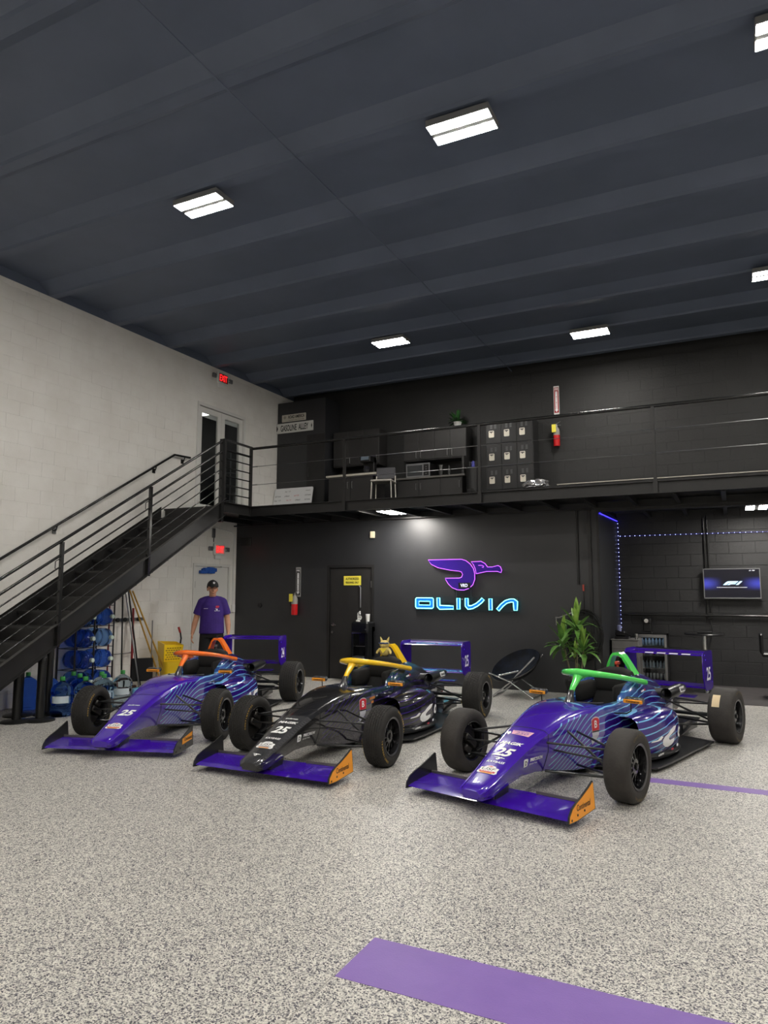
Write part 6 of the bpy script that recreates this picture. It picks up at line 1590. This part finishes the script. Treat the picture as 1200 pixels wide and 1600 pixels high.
# legs
for s in (-1, 1):
    capsule(b, [(s*0.10, 0.01, 0.90), (s*0.115, 0.0, 0.68), (s*0.12, -0.005, 0.49)], [0.095, 0.075, 0.055])
    capsule(b, [(s*0.12, -0.005, 0.49), (s*0.125, 0.025, 0.35), (s*0.128, 0.02, 0.10)], [0.055, 0.054, 0.036])
    capsule(b, [(s*0.128, 0.03, 0.05), (s*0.145, -0.12, 0.035)], [0.035, 0.030])
ell(b, (0, 0.0, 0.96), (0.165, 0.115, 0.13)); ell(b, (0, 0.0, 1.12), (0.155, 0.11, 0.16)); ell(b, (0, 0.0, 1.32), (0.175, 0.12, 0.17))
capsule(b, [(-0.14, 0.01, 1.42), (0.14, 0.01, 1.42)], [0.055, 0.055])
capsule(b, [(0, 0.015, 1.46), (0, -0.005, 1.56)], [0.066, 0.056])
# head with face
ell(b, H(0, 0.012, 0.045), (0.076, 0.094, 0.100)); ell(b, H(0, -0.018, -0.015), (0.066, 0.072, 0.085)); ell(b, H(0, -0.035, -0.075), (0.043, 0.042, 0.030))
b.add([H(-0.011, -0.085, 0.03), H(0.011, -0.085, 0.03), H(0.019, -0.09, -0.028), H(-0.019, -0.09, -0.028), H(0, -0.112, -0.020), H(0, -0.096, 0.028)], [(0,5,4,3),(5,1,2,4),(0,3,2,1),(3,4,2),(0,1,5)])
ell(b, H(0, -0.082, 0.042), (0.052, 0.014, 0.010)); ell(b, H(0, -0.088, -0.050), (0.025, 0.010, 0.006)); ell(b, H(0, -0.086, -0.060), (0.022, 0.010, 0.006))
for s in (-1, 1):
    ell(b, H(s*0.076, 0.012, -0.002), (0.011, 0.020, 0.032)); ell(b, H(s*0.045, -0.055, -0.012), (0.022, 0.02, 0.02))
# arms and hands, left-hand side of the picture is the right arm
ARM = {-1: [(-0.170, 0.01, 1.415), (-0.222, 0.02, 1.28), (-0.262, 0.03, 1.14), (-0.290, 0.0, 1.02), (-0.312, -0.05, 0.89)],
        1: [(0.170, 0.01, 1.415), (0.218, 0.02, 1.28), (0.250, 0.035, 1.14), (0.268, 0.01, 1.02), (0.276, -0.03, 0.90)]}
for s in (-1, 1):
    A_ = ARM[s]
    capsule(b, A_[:3], [0.058, 0.055, 0.048]); capsule(b, A_[2:], [0.048, 0.046, 0.029])
    w = Vector(A_[-1]); dirn = (w-Vector(A_[-2])).normalized(); dirn = (dirn + Vector((0, -0.15, -0.5))).normalized()
    fwd = Vector((0, -1, 0)); fwd = (fwd - dirn*fwd.dot(dirn)).normalized()      # towards the thumb
    inn = Vector((-s, 0, 0)); inn = (inn - dirn*inn.dot(dirn) - fwd*inn.dot(fwd)).normalized()
    for off in (-0.026, -0.009, 0.009, 0.026):
        capsule(b, [w+fwd*off*0.6, w+dirn*0.085+fwd*off], [0.017, 0.0135], 10)
    for k, (off, L) in enumerate(((0.030, 0.072), (0.010, 0.080), (-0.010, 0.074), (-0.029, 0.060))):
        k0 = w+dirn*0.088+fwd*off; k1 = k0+dirn*L*0.5+inn*0.008+fwd*off*0.15; k2 = k1+dirn*L*0.32+inn*0.018; k3 = k2+dirn*L*0.2+inn*0.018
        capsule(b, [k0, k1, k2, k3], [0.0105, 0.0098, 0.009, 0.0078], 8)
    t0 = w+dirn*0.025+fwd*0.024; t1 = t0+dirn*0.035+fwd*0.026+inn*0.008; t2 = t1+dirn*0.034+fwd*0.008+inn*0.012
    capsule(b, [t0, t1, t2], [0.015, 0.012, 0.009], 8)
remeshed('body', b, skin, 0.006, 5, per)
# T-shirt
q = MB()
q.loft([[(w_*cos(2*pi*k/28), cy_+d_*sin(2*pi*k/28)*(1.0), z_) for k in range(28)] for z_, w_, d_, cy_ in ((0.885, 0.208, 0.155, -0.008), (0.95, 0.206, 0.154, -0.008), (1.10, 0.198, 0.146, -0.006), (1.25, 0.196, 0.140, 0.0), (1.36, 0.196, 0.132, 0.005), (1.43, 0.175, 0.105, 0.01), (1.475, 0.135, 0.082, 0.012), (1.505, 0.085, 0.072, 0.012))])
for s in (-1, 1):
    A_ = [Vector(p) for p in ARM[s]]
    pts = [Vector((s*0.13, 0.01, 1.415)), A_[0]+Vector((0, 0, -0.002)), A_[1], A_[1].lerp(A_[2], 0.55)]
    q.tube(pts, [0.072, 0.078, 0.075, 0.078], 18)
    capsule(q, [(s*0.045, 0.012, 1.465), (s*0.11, 0.012, 1.445), (s*0.170, 0.01, 1.415)], [0.058, 0.068, 0.074], 18)
shirt = remeshed('t_shirt', q, shirt_m, 0.008, 5, per)
sbv = bvh_of(shirt.data)
def chest(v2, fs, m, x, z, nm='lettering', lift=0.004): flatmesh(nm, v2, fs, m, (x, -0.13, z), (1, 0, 0), (0, 0, 1), bvh=sbv, lift=lift, parent=shirt)
chest(*poly2d([(-0.035, 0.0), (0.035, 0.0), (0.04, 0.012), (-0.03, 0.012)]), mat('shirt_print_pale', (170, 160, 190), 0.6), -0.10, 1.30, 'chest_print')
chest(*poly2d([(-0.022, 0.0), (0.035, 0.0), (0.035, 0.02), (-0.018, 0.02)]), mat('shirt_print_red', (190, 40, 60), 0.6), 0.085, 1.33, 'chest_print')
chest(*poly2d([(-0.022, 0.0), (0.03, 0.0), (0.03, 0.008), (-0.022, 0.008)]), mat('shirt_print_red'), 0.085, 1.315, 'chest_print')
chest(*poly2d(sc(BIRD, 0.07)), decal_white, 0.088, 1.29, 'chest_print'); vs, fs = text_fit('RACING', 0.085, 0.012, bold=0.02); chest(vs, fs, decal_white, 0.088, 1.267)
MB().tube([(0.073*cos(a), 0.005+0.068*sin(a), 1.503+0.012*sin(a)) for a in [2*pi*k/24 for k in range(24)]], 0.007, 6, closed=True).build('collar', mat('collar_dark', (44, 20, 70), 0.8), shirt, 60)
# shorts
q = MB()
q.loft([[(w_*cos(2*pi*k/24), d_*sin(2*pi*k/24), z_) for k in range(24)] for z_, w_, d_ in ((0.82, 0.19, 0.13), (0.90, 0.188, 0.135), (0.99, 0.17, 0.122))])
for s in (-1, 1): q.tube([(s*0.092, 0.0, 0.88), (s*0.105, 0.0, 0.72), (s*0.115, -0.002, 0.52)], [0.105, 0.10, 0.095], 20)
remeshed('shorts', q, short_m, 0.010, 4, per)
for s in (-1, 1):
    q = MB(); capsule(q, [(s*0.128, 0.045, 0.045), (s*0.140, -0.06, 0.045), (s*0.148, -0.15, 0.036)], [0.044, 0.046, 0.038]); capsule(q, [(s*0.128, 0.025, 0.06), (s*0.128, 0.025, 0.10)], [0.045, 0.047])
    q.v = [Vector((p[0], p[1], max(p[2], 0.004))) for p in q.v]
    remeshed('shoe', q, mat('shoe_black', (22, 22, 22), 0.6), 0.008, 3, per)
# eyes, brows, hair, cap
for s in (-1, 1):
    q = MB(); ell(q, H(s*0.030, -0.079, 0.012), (0.012, 0.009, 0.007), 12, 8); eo = q.build('eye', mat('eye_white', (220, 214, 206), 0.3), per, 60)
    q = MB(); ell(q, H(s*0.030, -0.086, 0.012), (0.0055, 0.004, 0.006), 10, 6); q.build('iris', mat('iris_brown', (40, 24, 18), 0.2), eo, 60)
    MB().tube([H(s*0.015, -0.094, 0.030), H(s*0.032, -0.095, 0.034), H(s*0.050, -0.082, 0.029)], 0.0035, 6).build('eyebrow', mat('hair_dark', (26, 20, 18), 0.7), per, 60)
q = MB(); ell(q, H(0, -0.0935, -0.055), (0.021, 0.006, 0.0022), 12, 6); q.build('mouth', mat('lips', (140, 78, 70), 0.5), per, 60)
q = MB()
for i in range(14):
    a = pi*(0.08+0.84*i/13); 
    q.tube([H(0.080*cos(a), 0.018+0.094*sin(a), 0.055), H(0.079*cos(a), 0.016+0.090*sin(a), -0.02)], [0.012, 0.006], 6)
q.build('hair', mat('hair_dark'), per, 60, kind='stuff')
capm = mat('cap_black', (16, 16, 17), 0.7)
q = MB(); secs_ = []
for i in range(9):
    t_ = i/8*pi/2; secs_.append([H(0.090*cos(t_)*cos(2*pi*k/24), 0.010+0.106*cos(t_)*sin(2*pi*k/24), 0.052+0.100*sin(t_)) for k in range(24)])
q.loft(secs_)
co = q.build('cap', capm, per, 60)
br = []
for yy, ww, zz in ((-0.085, 0.066, 0.058), (-0.12, 0.070, 0.060), (-0.15, 0.060, 0.056), (-0.172, 0.034, 0.050)):
    br.append((yy, ww, zz))
q = MB()
q.loft([[H(-w_, y_, z_-0.006), H(-w_*0.5, y_-0.004, z_+0.004), H(0, y_-0.006, z_+0.008), H(w_*0.5, y_-0.004, z_+0.004), H(w_, y_, z_-0.006), H(w_, y_, z_-0.010), H(0, y_-0.006, z_+0.004), H(-w_, y_, z_-0.010)] for y_, w_, z_ in br])
q.build('brim', capm, co, 40)
nn = HM.to_3x3()
flatmesh('cap_emblem', *poly2d(circle(0.017, 16)), decal_white, H(0.0, -0.088, 0.105), nn @ Vector((1, 0, 0)), nn @ Vector((0, 0.42, 0.91)), lift=0.012, parent=co)
flatmesh('cap_emblem', *poly2d(circle(0.009, 12)), decal_black, H(0.0, -0.088, 0.105), nn @ Vector((1, 0, 0)), nn @ Vector((0, 0.42, 0.91)), lift=0.0135, parent=co)
q = MB(); ell(q, H(0, 0.01, 0.153), (0.008, 0.008, 0.005), 8, 4); q.build('cap_button', capm, co)
